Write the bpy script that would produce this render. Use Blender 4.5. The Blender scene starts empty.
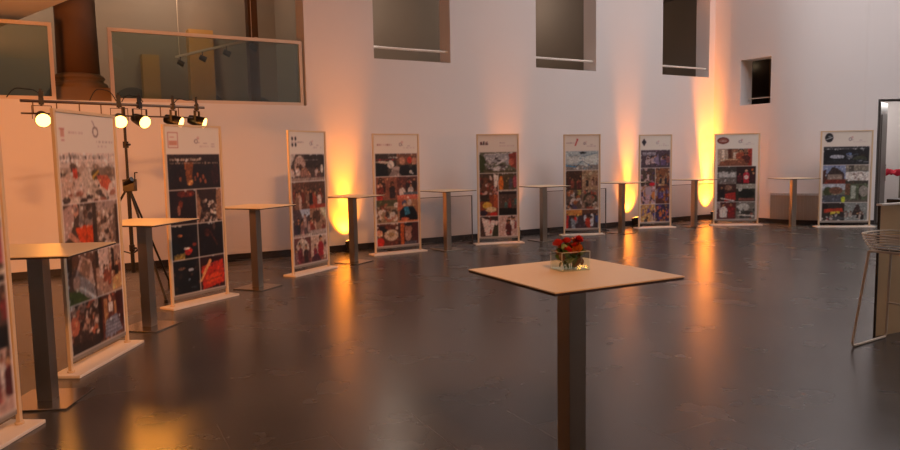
import bpy, bmesh, math, random
import numpy as np
from mathutils import Vector, Matrix
PI = math.pi
C = bpy.context.scene.collection
SC = bpy.context.scene

# ------------------------------------------------------------------ helpers
def lin(h):
    h = h.lstrip('#')
    v = [int(h[i:i+2], 16)/255 for i in (0, 2, 4)]
    return [x/12.92 if x <= .04045 else ((x+.055)/1.055)**2.4 for x in v]

def mat(name, col, rough=.5, metal=0., emit=None, es=0., noise=None, bump=None, spec=None):
    """noise = (scale, amount) mottles the colour, bump = (scale, strength)"""
    m = bpy.data.materials.new(name); m.use_nodes = True
    nt = m.node_tree; b = nt.nodes['Principled BSDF']
    c = (*lin(col), 1) if isinstance(col, str) else (*col, 1)
    b.inputs['Base Color'].default_value = c
    b.inputs['Roughness'].default_value = rough
    b.inputs['Metallic'].default_value = metal
    if spec is not None: b.inputs['Specular IOR Level'].default_value = spec
    if emit:
        b.inputs['Emission Color'].default_value = (*emit, 1); b.inputs['Emission Strength'].default_value = es
    if noise or bump:
        tc = nt.nodes.new('ShaderNodeTexCoord')
    if noise:
        n = nt.nodes.new('ShaderNodeTexNoise'); n.inputs['Scale'].default_value = noise[0]; n.inputs['Detail'].default_value = 5
        nt.links.new(tc.outputs['Object'], n.inputs['Vector'])
        r = nt.nodes.new('ShaderNodeMapRange'); r.inputs['To Min'].default_value = 1-noise[1]; r.inputs['To Max'].default_value = 1+noise[1]
        nt.links.new(n.outputs['Fac'], r.inputs['Value'])
        mx = nt.nodes.new('ShaderNodeMix'); mx.data_type = 'RGBA'; mx.blend_type = 'MULTIPLY'; mx.inputs['Factor'].default_value = 1
        mx.inputs['A'].default_value = c; nt.links.new(r.outputs['Result'], mx.inputs['B'])
        nt.links.new(mx.outputs['Result'], b.inputs['Base Color'])
    if bump:
        n = nt.nodes.new('ShaderNodeTexNoise'); n.inputs['Scale'].default_value = bump[0]; n.inputs['Detail'].default_value = 4
        nt.links.new(tc.outputs['Object'], n.inputs['Vector'])
        bp = nt.nodes.new('ShaderNodeBump'); bp.inputs['Strength'].default_value = bump[1]; bp.inputs['Distance'].default_value = .01
        nt.links.new(n.outputs['Fac'], bp.inputs['Height']); nt.links.new(bp.outputs['Normal'], b.inputs['Normal'])
    return m

def glass(name, tint, gloss=.12, rough=.02):
    m = bpy.data.materials.new(name); m.use_nodes = True; nt = m.node_tree; nt.nodes.clear()
    o = nt.nodes.new('ShaderNodeOutputMaterial'); t = nt.nodes.new('ShaderNodeBsdfTransparent'); g = nt.nodes.new('ShaderNodeBsdfGlossy')
    t.inputs['Color'].default_value = (*tint, 1); g.inputs['Roughness'].default_value = rough; g.inputs['Color'].default_value = (.9, .95, .92, 1)
    f = nt.nodes.new('ShaderNodeFresnel'); f.inputs['IOR'].default_value = 1.5
    a = nt.nodes.new('ShaderNodeMath'); a.operation = 'MULTIPLY_ADD'; a.inputs[1].default_value = 1.0; a.inputs[2].default_value = gloss
    a.use_clamp = True
    mx = nt.nodes.new('ShaderNodeMixShader')
    ge = nt.nodes.new('ShaderNodeNewGeometry'); iv = nt.nodes.new('ShaderNodeMath'); iv.operation = 'SUBTRACT'; iv.inputs[0].default_value = 1
    ml = nt.nodes.new('ShaderNodeMath'); ml.operation = 'MULTIPLY'
    nt.links.new(ge.outputs['Backfacing'], iv.inputs[1]); nt.links.new(a.outputs[0], ml.inputs[0]); nt.links.new(iv.outputs[0], ml.inputs[1])
    nt.links.new(f.outputs[0], a.inputs[0]); nt.links.new(ml.outputs[0], mx.inputs[0])
    nt.links.new(t.outputs[0], mx.inputs[1]); nt.links.new(g.outputs[0], mx.inputs[2]); nt.links.new(mx.outputs[0], o.inputs[0])
    return m

def obj(name, bm, m, parent=None, smooth=False, bevel=0.):
    me = bpy.data.meshes.new(name); bm.to_mesh(me); bm.free()
    for x in (m if isinstance(m, (list, tuple)) else [m]): me.materials.append(x)
    if smooth:
        for p in me.polygons: p.use_smooth = True
    o = bpy.data.objects.new(name, me); C.objects.link(o)
    if parent: o.parent = parent
    if bevel:
        md = o.modifiers.new('bevel', 'BEVEL'); md.width = bevel; md.segments = 2; md.limit_method = 'ANGLE'
    return o

def thing(name, label, cat, loc=(0, 0, 0), rz=0., group=None):
    o = bpy.data.objects.new(name, None); C.objects.link(o); o.location = loc; o.rotation_euler = (0, 0, rz)
    o.empty_display_size = .1
    o['label'] = label; o['category'] = cat
    if group: o['group'] = group
    return o

def tag(o, label, cat, group=None):
    o['label'] = label; o['category'] = cat
    if group: o['group'] = group
    return o

def struct(name, bm, m, **k):
    o = obj(name, bm, m, **k); o['kind'] = 'structure'; return o

def dup(root, loc, rz, label, group=None):
    def cp(o, par):
        c = o.copy(); C.objects.link(c)
        if par: c.parent = par
        for ch in list(kids.get(o.name, [])): cp(ch, c)
        return c
    kids = {}
    for o in bpy.data.objects:
        if o.parent: kids.setdefault(o.parent.name, []).append(o)
    r = cp(root, None)
    r.location = loc; r.rotation_euler = (0, 0, rz); r['label'] = label
    if group: r['group'] = group
    return r

def box(bm, c, s, rz=0., mi=0, M=None):
    m = Matrix.Translation(c) @ Matrix.Rotation(rz, 4, 'Z') @ Matrix.Diagonal((*s, 1))
    if M: m = M @ m
    r = bmesh.ops.create_cube(bm, size=1, matrix=m)
    fs = {f for v in r['verts'] for f in v.link_faces}
    for f in fs: f.material_index = mi
    return r

def cyl(bm, a, b, r, r2=None, seg=12, mi=0, caps=True):
    a, b = Vector(a), Vector(b); d = b-a
    q = d.to_track_quat('Z', 'Y').to_matrix().to_4x4()
    m = Matrix.Translation((a+b)/2) @ q
    x = bmesh.ops.create_cone(bm, cap_ends=caps, segments=seg, radius1=r, radius2=r if r2 is None else r2, depth=d.length, matrix=m)
    for f in {f for v in x['verts'] for f in v.link_faces}: f.material_index = mi
    return x

def tube(bm, pts, r, seg=8, closed=False):
    pts = [Vector(p) for p in pts]; n = len(pts); rings = []
    prev = None
    for i, p in enumerate(pts):
        if closed: t = (pts[(i+1) % n]-pts[i-1])
        else: t = pts[min(i+1, n-1)]-pts[max(i-1, 0)]
        t.normalize()
        u = (prev - t*prev.dot(t)) if prev is not None else t.orthogonal()
        if u.length < 1e-5: u = t.orthogonal()
        u.normalize(); prev = u; w = t.cross(u)
        rings.append([bm.verts.new(p+(u*math.cos(2*PI*k/seg)+w*math.sin(2*PI*k/seg))*r) for k in range(seg)])
    for i in range(n if closed else n-1):
        A, B = rings[i], rings[(i+1) % n]
        for k in range(seg): bm.faces.new((A[k], A[(k+1) % seg], B[(k+1) % seg], B[k]))
    if not closed:
        bm.faces.new(rings[0][::-1]); bm.faces.new(rings[-1])

def lathe(bm, prof, seg=24, M=Matrix.Identity(4)):
    rings = []
    for r, z in prof:
        rings.append([bm.verts.new(M @ Vector((r*math.cos(2*PI*k/seg), r*math.sin(2*PI*k/seg), z))) for k in range(seg)])
    for A, B in zip(rings, rings[1:]):
        for k in range(seg): bm.faces.new((A[k], A[(k+1) % seg], B[(k+1) % seg], B[k]))
    bm.faces.new(rings[0][::-1]); bm.faces.new(rings[-1])

def prism(bm, poly, z0, z1):
    a = [bm.verts.new((x, y, z0)) for x, y in poly]; b = [bm.verts.new((x, y, z1)) for x, y in poly]
    n = len(poly)
    bm.faces.new(a[::-1]); bm.faces.new(b)
    for i in range(n): bm.faces.new((a[i], a[(i+1) % n], b[(i+1) % n], b[i]))
    bmesh.ops.recalc_face_normals(bm, faces=bm.faces)

# frame of the long gallery wall: s runs along it, n goes behind it (outwards)
TH = math.radians(30.69)
AX = Vector((math.cos(TH), math.sin(TH), 0)); AN = Vector((-AX.y, AX.x, 0)); A0 = Vector((0, 14.264, 0))
def W(s, n, z=0.): return A0+AX*s+AN*n+Vector((0, 0, z))
def wbox(bm, s0, s1, n0, n1, z0, z1, mi=0):
    box(bm, W((s0+s1)/2, (n0+n1)/2, (z0+z1)/2), (s1-s0, n1-n0, z1-z0), TH, mi)

# ------------------------------------------------------------------ materials
M = {}
M['wall'] = mat('wall_paint', '#d8d2d0', .75, noise=(1.2, .02), bump=(60, .03))
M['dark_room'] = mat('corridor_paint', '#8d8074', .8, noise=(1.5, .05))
M['base'] = mat('baseboard_dark', '#28201f', .45)
M['panel'] = mat('wainscot_panel', '#a29386', .42, noise=(2.5, .10))
M['panel_top'] = mat('wainscot_top', '#b9b0ac', .4)
M['steel'] = mat('brushed_steel', '#9b8f83', .34, 1., noise=(6, .06))
M['steelbase'] = mat('steel_plate', '#a79b8e', .22, 1., noise=(4, .06))
M['top'] = mat('table_laminate', '#d9c3a0', .38, noise=(3, .02))
M['edge'] = mat('table_edge', '#2a1a17', .5)
M['frame'] = mat('banner_frame', '#d2b795', .45, noise=(5, .03))
M['plate'] = mat('banner_plate', '#e0d2c4', .45, noise=(5, .03))
M['black'] = mat('black_metal', '#15100f', .5)
M['blackm'] = mat('black_plastic', '#1a1514', .35)
M['chrome'] = mat('chrome', '#c8beb4', .2, 1.)
M['bar'] = mat('crossbar_metal', '#6e5a4c', .3, 1.)
M['rail'] = mat('pale_rail', '#c9b6a4', .45)
M['glassb'] = glass('balustrade_glass', (.70, .76, .70), .06)
M['glassp'] = glass('panel_glass', (.90, .88, .87), .0)
M['glassv'] = glass('vase_glass', (.93, .96, .93), .0)
M['stone'] = mat('column_stone', '#5f4227', .7, noise=(3, .16), bump=(12, .3))
M['stone2'] = mat('plinth_stone', '#7d6140', .7, noise=(3, .12), bump=(12, .3))
M['reflected_pillar'] = mat('reflected_pillar_ochre', '#b58a4c', .7, noise=(3, .08))
M['wood'] = mat('counter_beige', '#c9ab80', .45, noise=(3, .04))
M['white'] = mat('white_lacquer', '#e6ded4', .35)
M['wire'] = mat('white_wire', '#cfc3b2', .4)
M['red'] = mat('red_cloth', '#c11633', .8, noise=(20, .1))
M['leaf'] = mat('leaf_green', '#3f5a22', .5, noise=(30, .25))
M['leafd'] = mat('leaf_dark', '#5b3a20', .5, noise=(30, .25))
M['petal'] = mat('petal_red', '#c0261f', .55, noise=(30, .2))
M['petal2'] = mat('petal_orange', '#c9762c', .55, noise=(30, .2))
M['brownwood'] = mat('brown_wood', '#5a3f2a', .6, noise=(4, .1))
M['arch_reflection'] = mat('arch_reflection_dark', '#4b4740', .7)

def floor_mat():
    m = bpy.data.materials.new('slate_tiles'); m.use_nodes = True; nt = m.node_tree; L = nt.links; b = nt.nodes['Principled BSDF']
    g = nt.nodes.new('ShaderNodeNewGeometry')
    mp = nt.nodes.new('ShaderNodeMapping'); mp.inputs['Rotation'].default_value = (0, 0, -math.radians(27.63))
    L.new(g.outputs['Position'], mp.inputs['Vector'])
    # swap axes so that the courses run away from the camera
    sp = nt.nodes.new('ShaderNodeSeparateXYZ'); L.new(mp.outputs[0], sp.inputs[0])
    cb = nt.nodes.new('ShaderNodeCombineXYZ'); L.new(sp.outputs['Y'], cb.inputs['X'])
    ad = nt.nodes.new('ShaderNodeMath'); ad.operation = 'ADD'; ad.inputs[1].default_value = -.10
    L.new(sp.outputs['X'], ad.inputs[0]); L.new(ad.outputs[0], cb.inputs['Y'])
    br = nt.nodes.new('ShaderNodeTexBrick'); L.new(cb.outputs[0], br.inputs['Vector'])
    br.inputs['Scale'].default_value = 1; br.inputs['Brick Width'].default_value = 1.02; br.inputs['Row Height'].default_value = .585
    br.inputs['Mortar Size'].default_value = .0035; br.inputs['Mortar Smooth'].default_value = .3; br.offset = .5
    br.inputs['Color1'].default_value = (.038, .034, .031, 1); br.inputs['Color2'].default_value = (.056, .050, .046, 1); br.inputs['Mortar'].default_value = (.075, .064, .058, 1)
    n = nt.nodes.new('ShaderNodeTexNoise'); n.inputs['Scale'].default_value = 1.6; n.inputs['Detail'].default_value = 8
    L.new(g.outputs['Position'], n.inputs['Vector'])
    r = nt.nodes.new('ShaderNodeMapRange'); r.inputs['To Min'].default_value = .75; r.inputs['To Max'].default_value = 1.25; L.new(n.outputs['Fac'], r.inputs['Value'])
    mx = nt.nodes.new('ShaderNodeMix'); mx.data_type = 'RGBA'; mx.blend_type = 'MULTIPLY'; mx.inputs['Factor'].default_value = 1
    L.new(br.outputs['Color'], mx.inputs['A']); L.new(r.outputs['Result'], mx.inputs['B']); L.new(mx.outputs['Result'], b.inputs['Base Color'])
    r2 = nt.nodes.new('ShaderNodeMapRange'); r2.inputs['To Min'].default_value = .22; r2.inputs['To Max'].default_value = .31; L.new(n.outputs['Fac'], r2.inputs['Value'])
    L.new(r2.outputs['Result'], b.inputs['Roughness'])
    n2 = nt.nodes.new('ShaderNodeTexNoise'); n2.inputs['Scale'].default_value = 5; n2.inputs['Detail'].default_value = 0
    L.new(g.outputs['Position'], n2.inputs['Vector'])
    bp = nt.nodes.new('ShaderNodeBump'); bp.inputs['Strength'].default_value = .05; bp.inputs['Distance'].default_value = .01
    L.new(n2.outputs['Fac'], bp.inputs['Height']); L.new(bp.outputs['Normal'], b.inputs['Normal'])
    b.inputs['Specular IOR Level'].default_value = .6
    return m
M['floor'] = floor_mat()

# ------------------------------------------------------------------ the room
S0, SK = -12.6, 8.0           # left wall and corner along the gallery wall
ZT = 8.6                     # ceiling height
GO = (-12.6, -2.95, 2.67, 5.6)
WINS = [(-1.6, .08, 3.58, 5.9), (2.23, 3.95, 3.60, 5.9), (6.10, 7.79, 3.62, 5.9)]
def back_wall():
    bm = bmesh.new()
    T = .42
    wbox(bm, S0-.4, SK, 0, T, 0, GO[2])
    wbox(bm, S0-.4, SK, 0, T, 5.9, ZT)
    wbox(bm, GO[0]-.4, GO[1], 0, T, GO[3], 5.9)
    xs = [GO[1]] + [v for w in WINS for v in (w[0], w[1])] + [SK]
    for i in range(0, len(xs), 2): wbox(bm, xs[i], xs[i+1], 0, T, GO[2], 5.9)
    for w in WINS: wbox(bm, w[0], w[1], 0, T, GO[2], w[2])
    return bm
struct('wall_back', back_wall(), M['wall'])

# rounded right-hand wall (plan polyline), with a small deep window and a doorway
K = W(SK, 0)
def spline(P, n=6):
    out = []
    for i in range(1, len(P)-2):
        a, b, c, d = [Vector(q) for q in P[i-1:i+3]]
        for k in range(n):
            t = k/n; v = .5*((2*b)+(c-a)*t+(2*a-5*b+4*c-d)*t*t+(3*b-a-3*c+d)*t**3); out.append((v.x, v.y))
    return out+[P[-2]]
CV = spline([(7.30, 17.73), (7.72, 16.99), (7.92, 16.71), (8.18, 16.48), (8.52, 16.31), (8.95, 16.19), (9.4, 16.12), (9.76, 16.08), (11.7, 16.05)], 5)
PL = [(K.x, K.y), (7.14, 18.0), (7.30, 17.73)]+CV+[(11.7, 16.05), (13.4, 16.0)]
IW, ID = 2, len(PL)-3
WZ = (2.86, 3.97); DZ = 2.84
def off(p, q, t):
    d = Vector((q[0]-p[0], q[1]-p[1], 0)).normalized(); n = Vector((-d.y, d.x, 0)); return n*t
def seg_box(bm, p, q, z0, z1, t0=0., t1=.45):
    o0, o1 = off(p, q, t0), off(p, q, t1)
    poly = [(p[0]+o0.x, p[1]+o0.y), (q[0]+o0.x, q[1]+o0.y), (q[0]+o1.x, q[1]+o1.y), (p[0]+o1.x, p[1]+o1.y)]
    a = [bm.verts.new((x, y, z0)) for x, y in poly]; b = [bm.verts.new((x, y, z1)) for x, y in poly]
    fs = [bm.faces.new(a[::-1]), bm.faces.new(b)]
    for i in range(4): fs.append(bm.faces.new((a[i], a[(i+1) % 4], b[(i+1) % 4], b[i])))
bm = bmesh.new()
for i in range(len(PL)-1):
    p, q = PL[i], PL[i+1]
    if i == IW: seg_box(bm, p, q, 0, WZ[0]); seg_box(bm, p, q, WZ[1], ZT)
    elif i == ID: seg_box(bm, p, q, DZ, ZT)
    else: seg_box(bm, p, q, 0, ZT)
bmesh.ops.recalc_face_normals(bm, faces=bm.faces)
struct('wall_right', bm, M['wall'])
bm = bmesh.new()
for i in range(len(PL)-1):
    if i == ID: continue
    seg_box(bm, PL[i], PL[i+1], 0, .09, -.015, .02)
bmesh.ops.recalc_face_normals(bm, faces=bm.faces)
struct('baseboard_right', bm, M['base'])
bm = bmesh.new(); wbox(bm, S0, SK, -.02, .02, 0, .10); struct('baseboard_back', bm, M['base'])
# low panelled strip along the rounded wall
bm = bmesh.new(); bt = bmesh.new()
for i in range(4, ID-2):
    p, q = PL[i], PL[i+1]
    seg_box(bm, p, q, .09, .66, -.05, .05); seg_box(bt, p, q, .66, .72, -.07, .05)
for b_ in (bm, bt): bmesh.ops.recalc_face_normals(b_, faces=b_.faces)
struct('trim_1', bm, M['panel']); struct('trim_2', bt, M['panel_top'])

# floor, remaining walls (behind and beside the camera), ceiling with a roof opening shaped for the light
NB = -17.
flo = [W(S0, .05), W(SK+.3, .05), Vector((13.4, 16.4, 0)), Vector((13.4, 16.3, 0)), W(12.8, NB), W(S0, NB)]
bm = bmesh.new(); prism(bm, [(v.x, v.y) for v in (W(S0-.4, .4), W(SK+5, 6), W(14.5, 4), W(14.5, NB-.4), W(S0-.4, NB-.4))], -.1, 0)
struct('floor', bm, M['floor'])
bm = bmesh.new(); wbox(bm, S0-.4, S0, NB, 0, 0, ZT); struct('wall_left', bm, M['wall'])
bm = bmesh.new(); wbox(bm, S0-.4, 14.5, NB-.4, NB, 0, ZT); struct('wall_front', bm, M['wall'])
bm = bmesh.new(); c0 = W(12.6, NB); prism(bm, [(13.4, 16.4), (c0.x, c0.y), (c0.x+.5, c0.y), (13.9, 16.4)], 0, ZT); struct('wall_side', bm, M['wall'])
bm = bmesh.new()
wbox(bm, S0-.4, 14.5, -2.2, 4.5, ZT, ZT+.3); wbox(bm, S0-.4, 14.5, NB-.4, NB+3, ZT, ZT+.3)
wbox(bm, S0-.4, 1.6, NB+3, -2.2, ZT, ZT+.3); wbox(bm, 10.4, 14.5, NB+3, -2.2, ZT, ZT+.3)  # roof opening kept to the right, so the left side stays dimmer
struct('ceiling', bm, M['wall'])
# white soffit of the walkway crossing overhead at the left
bm = bmesh.new(); prism(bm, [(-1.95, 7.1), (-5.21, 9.93), (-7.30, 11.74), (-9.3, 10.5), (-9.3, 6.0), (-5, 5)], 3.95, 4.25); struct('trim_3', bm, M['wall'])

# corridor behind the wall (upper floor)
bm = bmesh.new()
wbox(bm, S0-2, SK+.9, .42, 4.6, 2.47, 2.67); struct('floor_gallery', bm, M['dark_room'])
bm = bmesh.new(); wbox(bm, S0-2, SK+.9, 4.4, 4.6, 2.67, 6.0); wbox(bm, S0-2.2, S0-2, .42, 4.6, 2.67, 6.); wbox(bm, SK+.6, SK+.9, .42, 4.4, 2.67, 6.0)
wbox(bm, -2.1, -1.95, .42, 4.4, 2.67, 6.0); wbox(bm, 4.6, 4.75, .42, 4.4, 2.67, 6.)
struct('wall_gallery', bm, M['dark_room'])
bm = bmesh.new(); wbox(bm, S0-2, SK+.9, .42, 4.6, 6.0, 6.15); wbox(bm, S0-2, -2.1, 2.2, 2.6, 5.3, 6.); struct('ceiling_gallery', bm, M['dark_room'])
# dark pier in the gallery
bm = bmesh.new(); wbox(bm, -3.58, -3.40, 1.3, 1.5, 2.67, 6.0); struct('trim_4', bm, M['brownwood'])
for k, (s, w_) in enumerate([(-4.93, .34), (-3.87, .52)]):  # ochre blocks standing for orange-lit reflections in the balustrade glass
    bm = bmesh.new(); wbox(bm, s-w_/2, s+w_/2, 4.1, 4.45, 2.67, 4.0 if k == 0 else 4.6); struct('trim_%d' % (5+k), bm, M['reflected_pillar'])
# dark arched panels standing for arch reflections in the balustrade glass
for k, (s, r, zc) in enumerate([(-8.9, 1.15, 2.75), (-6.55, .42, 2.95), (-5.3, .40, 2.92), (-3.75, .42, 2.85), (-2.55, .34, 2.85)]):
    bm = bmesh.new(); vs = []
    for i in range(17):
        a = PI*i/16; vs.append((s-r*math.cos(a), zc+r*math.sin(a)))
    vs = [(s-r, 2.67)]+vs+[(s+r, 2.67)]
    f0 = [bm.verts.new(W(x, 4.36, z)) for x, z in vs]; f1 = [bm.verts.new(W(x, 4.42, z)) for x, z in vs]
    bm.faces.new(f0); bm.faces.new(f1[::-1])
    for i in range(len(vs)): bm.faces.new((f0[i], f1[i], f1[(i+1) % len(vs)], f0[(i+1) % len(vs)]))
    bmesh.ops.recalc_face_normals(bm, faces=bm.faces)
    struct('door_%d' % (k+1), bm, M['arch_reflection'])  # reflected arches built as panels, no doors here

# windows: each opening with its guard rail
for k, w in enumerate(WINS):
    e = bpy.data.objects.new('window_%d' % (k+1), None); C.objects.link(e); e.location = W((w[0]+w[1])/2, .2, w[2]); e['kind'] = 'structure'
    bm = bmesh.new(); Mi = Matrix.Translation(-Vector(e.location))
    a, b = W(w[0], .12, w[2]+.23), W(w[1], .12, w[2]+.23)
    cyl(bm, Mi @ a, Mi @ b, .024, seg=8); obj('guard_rail', bm, M['white'], e)
# door behind the third window, in the corridor
bm = bmesh.new(); wbox(bm, 7.0, 7.12, 4.3, 4.4, 2.67, 4.95); wbox(bm, 8.2, 8.32, 4.3, 4.4, 2.67, 4.95); wbox(bm, 7.0, 8.32, 4.3, 4.4, 4.85, 5.0); wbox(bm, 7.12, 8.2, 4.34, 4.4, 2.67, 4.85)
struct('door_6', bm, M['brownwood'])
bm = bmesh.new(); wbox(bm, 4.75, 8.6, 4.2, 4.4, 4.75, 4.9); struct('trim_7', bm, M['brownwood'])

# room behind the small right window
e = bpy.data.objects.new('window_4', None); C.objects.link(e); e['kind'] = 'structure'
p, q = PL[2], PL[3]
bm = bmesh.new(); o_ = off(p, q, .33)
cyl(bm, (p[0]+o_.x, p[1]+o_.y, 3.03), (q[0]+o_.x, q[1]+o_.y, 3.03), .014, seg=8); obj('guard_rail', bm, M['rail'], e)
bm = bmesh.new(); seg_box(bm, p, q, 2.5, 4.2, 1.1, 1.2); bmesh.ops.recalc_face_normals(bm, faces=bm.faces); struct('wall_niche', bm, M['brownwood'])
bm = bmesh.new()
d_ = Vector((q[0]-p[0], q[1]-p[1], 0)).normalized(); P0 = Vector((*p, 0))+off(p, q, .45); Q0 = Vector((*q, 0))+off(p, q, .45)
seg_box(bm, (P0.x-.1*d_.x, P0.y-.1*d_.y), (Q0.x+.1*d_.x, Q0.y+.1*d_.y), 4.05, 4.2, 0, .75)
seg_box(bm, (P0.x-.1*d_.x, P0.y-.1*d_.y), (Q0.x+.1*d_.x, Q0.y+.1*d_.y), 2.6, 2.75, 0, .75)
seg_box(bm, (P0.x-.1*d_.x, P0.y-.1*d_.y), (P0.x, P0.y), 2.6, 4.2, 0, .75)
seg_box(bm, (Q0.x, Q0.y), (Q0.x+.1*d_.x, Q0.y+.1*d_.y), 2.6, 4.2, 0, .75)
bmesh.ops.recalc_face_normals(bm, faces=bm.faces); struct('ceiling_niche', bm, M['base'])

# room beyond the doorway at the right
bm = bmesh.new(); box(bm, (11.4, 20.1, 2), (5.0, .2, 4)); box(bm, (8.83, 18.3, 2), (.15, 3.6, 4)); box(bm, (13.85, 18.3, 2), (.15, 3.6, 4)); struct('wall_foyer', bm, M['wall'])
bm = bmesh.new(); box(bm, (11.4, 18.3, 3.3), (5.0, 3.6, .15)); struct('ceiling_foyer', bm, M['wall'])
bm = bmesh.new(); box(bm, (11.4, 18.35, -.03), (5.1, 4.0, .05)); struct('floor_foyer', bm, M['floor'])
e = bpy.data.objects.new('door_7', None); C.objects.link(e); e['kind'] = 'structure'
DG = mat('door_grey', '#4a4441', .5)
bm = bmesh.new(); box(bm, (9.79, 16.2, 1.42), (.05, .16, 2.84)); box(bm, (11.64, 16.2, 1.42), (.10, .16, 2.84)); box(bm, (10.72, 16.2, 2.81), (1.9, .16, .03)); obj('door_frame', bm, DG, e)
bm = bmesh.new(); box(bm, (10.21, 16.62, 1.40), (.98, .045, 2.78), math.radians(50.5)); box(bm, (10.22, 16.61, 1.36), (.74, .056, 2.3), math.radians(50.5)); obj('door_leaf', bm, mat('door_leaf_dark', '#5a524e', .4), e)
bm = bmesh.new(); cyl(bm, (10.47, 16.87, .95), (10.47, 16.87, 1.35), .014); obj('door_handle', bm, M['chrome'], e)

# gallery balustrades and column
def balustrade(s0, s1, z0, z1, label):
    t = thing('glass_balustrade', label, 'balustrade', W((s0+s1)/2, .06, GO[2]), TH)
    L = s1-s0; h0, h1 = z0-GO[2], z1-GO[2]; w = .055
    bm = bmesh.new()
    box(bm, (0, 0, h1-w/2), (L, .06, w)); box(bm, (0, 0, h0+w/2), (L, .06, w))
    box(bm, (-L/2+w/2, 0, (h0+h1)/2), (w, .06, h1-h0-2*w)); box(bm, (L/2-w/2, 0, (h0+h1)/2), (w, .06, h1-h0-2*w))
    obj('frame', bm, M['rail'], t)
    bm = bmesh.new(); box(bm, (0, 0, (h0+h1)/2), (L-2*w, .012, h1-h0-2*w)); obj('glass_pane', bm, M['glassb'], t)
balustrade(-12.5, -6.88, 2.67, 3.82, 'pale-framed glass balustrade left of the brown gallery column')
balustrade(-6.12, -2.99, 2.67, 3.81, 'long pale-framed glass balustrade right of the brown gallery column')
t = thing('gallery_column', 'thick round brown stone column on the upper gallery, on a stepped square base', 'column', W(-6.52, .62, 2.67), TH)
bm = bmesh.new(); box(bm, (0, 0, .11), (.84, .84, .22)); lathe(bm, [(.41, .22), (.42, .27), (.40, .31), (.36, .33), (.35, .36), (.38, .39), (.36, .43), (.31, .46)], 28); obj('plinth', bm, M['stone2'], t)
bm = bmesh.new(); lathe(bm, [(.31, .46), (.30, 1.2), (.285, 2.9)], 28); obj('shaft', bm, M['stone'], t, smooth=True)
bm = bmesh.new(); lathe(bm, [(.285, 2.9), (.33, 2.94), (.36, 3.05), (.40, 3.1), (.40, 3.33)], 28); obj('capital', bm, M['stone2'], t)
# ceiling spotlight track seen through the glass
t0, t1 = W(-3.55, .9, 3.95), W(-4.45, 3.9, 3.95)
bm = bmesh.new(); d = (t1-t0); box(bm, (t0+t1)/2, (d.length, .05, .04), math.atan2(d.y, d.x))
for f_ in (.05, .95): cyl(bm, t0+d*f_, t0+d*f_+Vector((0, 0, 2.03)), .008, seg=6)
tag(obj('lighting_track', bm, M['rail']), 'thin pale lighting track hung inside the gallery behind the long balustrade', 'lighting track')
sp = None
for i, f_ in enumerate((.04, .34, .64, .94)):
    p = t0+d*f_-Vector((0, 0, .02))
    lab = 'small round dark spotlight on the gallery track, ' + ('nearest the right end of the balustrade', 'second from its right end', 'second from its left end', 'at its far left end')[i]
    if sp is None:
        sp = thing('track_spotlight', lab, 'spotlight', p, .4, 'spotlights on the gallery track')
        bm = bmesh.new(); cyl(bm, (0, 0, 0), (0, 0, -.07), .012, seg=8); obj('stem', bm, M['black'], sp)
        bm = bmesh.new(); cyl(bm, (-.06, 0, -.1), (.07, 0, -.16), .05, .06, seg=16); obj('lamp_head', bm, M['blackm'], sp, smooth=False)
    else: dup(sp, p, .4, lab)

# ------------------------------------------------------------------ bar tables
TZ = 1.10
def make_table(label, loc, rz):
    t = thing('bar_table', label, 'bar table', loc, rz, 'square bar tables')
    bm = bmesh.new(); box(bm, (0, 0, TZ-.003), (.78, .78, .006), 0, 0); box(bm, (0, 0, TZ-.012), (.776, .776, .012), 0, 1)
    obj('table_top', bm, [M['top'], M['edge']], t)
    bm = bmesh.new(); box(bm, (0, 0, (TZ-.018+.012)/2), (.106, .106, TZ-.03)); box(bm, (0, 0, TZ-.022), (.3, .3, .008)); obj('column', bm, M['steel'], t, bevel=.003)
    bm = bmesh.new(); box(bm, (0, 0, .007), (.46, .46, .014)); obj('base_plate', bm, M['steelbase'], t, bevel=.003)
    return t
tb = make_table('cream-topped bar table in the foreground carrying the glass box of red flowers', (.62, 3.565, 0), math.radians(27.6))
for lab, loc, rz in [
    ('bar table at the far left, in front of the tall banner of pale crowd photos', (-2.93, 4.94, 0), 4),
    ('bar table standing in front of the black tripod lighting stand', (-3.14, 7.17, 0), -12),
    ('bar table between the dark stage photo banner and the banner with a four-dot logo', (-2.60, 9.33, 0), -22),
    ('bar table in front of the strongest orange wall glow left of the middle', (-1.60, 11.52, 0), -28),
    ('bar table just right of the banner with a man in a blue shirt', (-.05, 12.9, 0), 38),
    ('bar table directly behind the flower table, left of the pale blue map banner', (1.88, 14.05, 0), 30),
    ('bar table in front of the narrow yellow wall glow, left of the purple photo banner', (3.73, 15.17, 0), 40),
    ('bar table next to the room corner with the tall orange glow', (5.66, 16.2, 0), 35),
    ('rightmost bar table in the hall, before the low brown wainscot', (7.76, 15.82, 0), 6),
]: dup(tb, loc, math.radians(rz), lab)
dup(tb, (11.62, 18.0, 0), .5, 'bar table covered with red cloth beyond the doorway')
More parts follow.
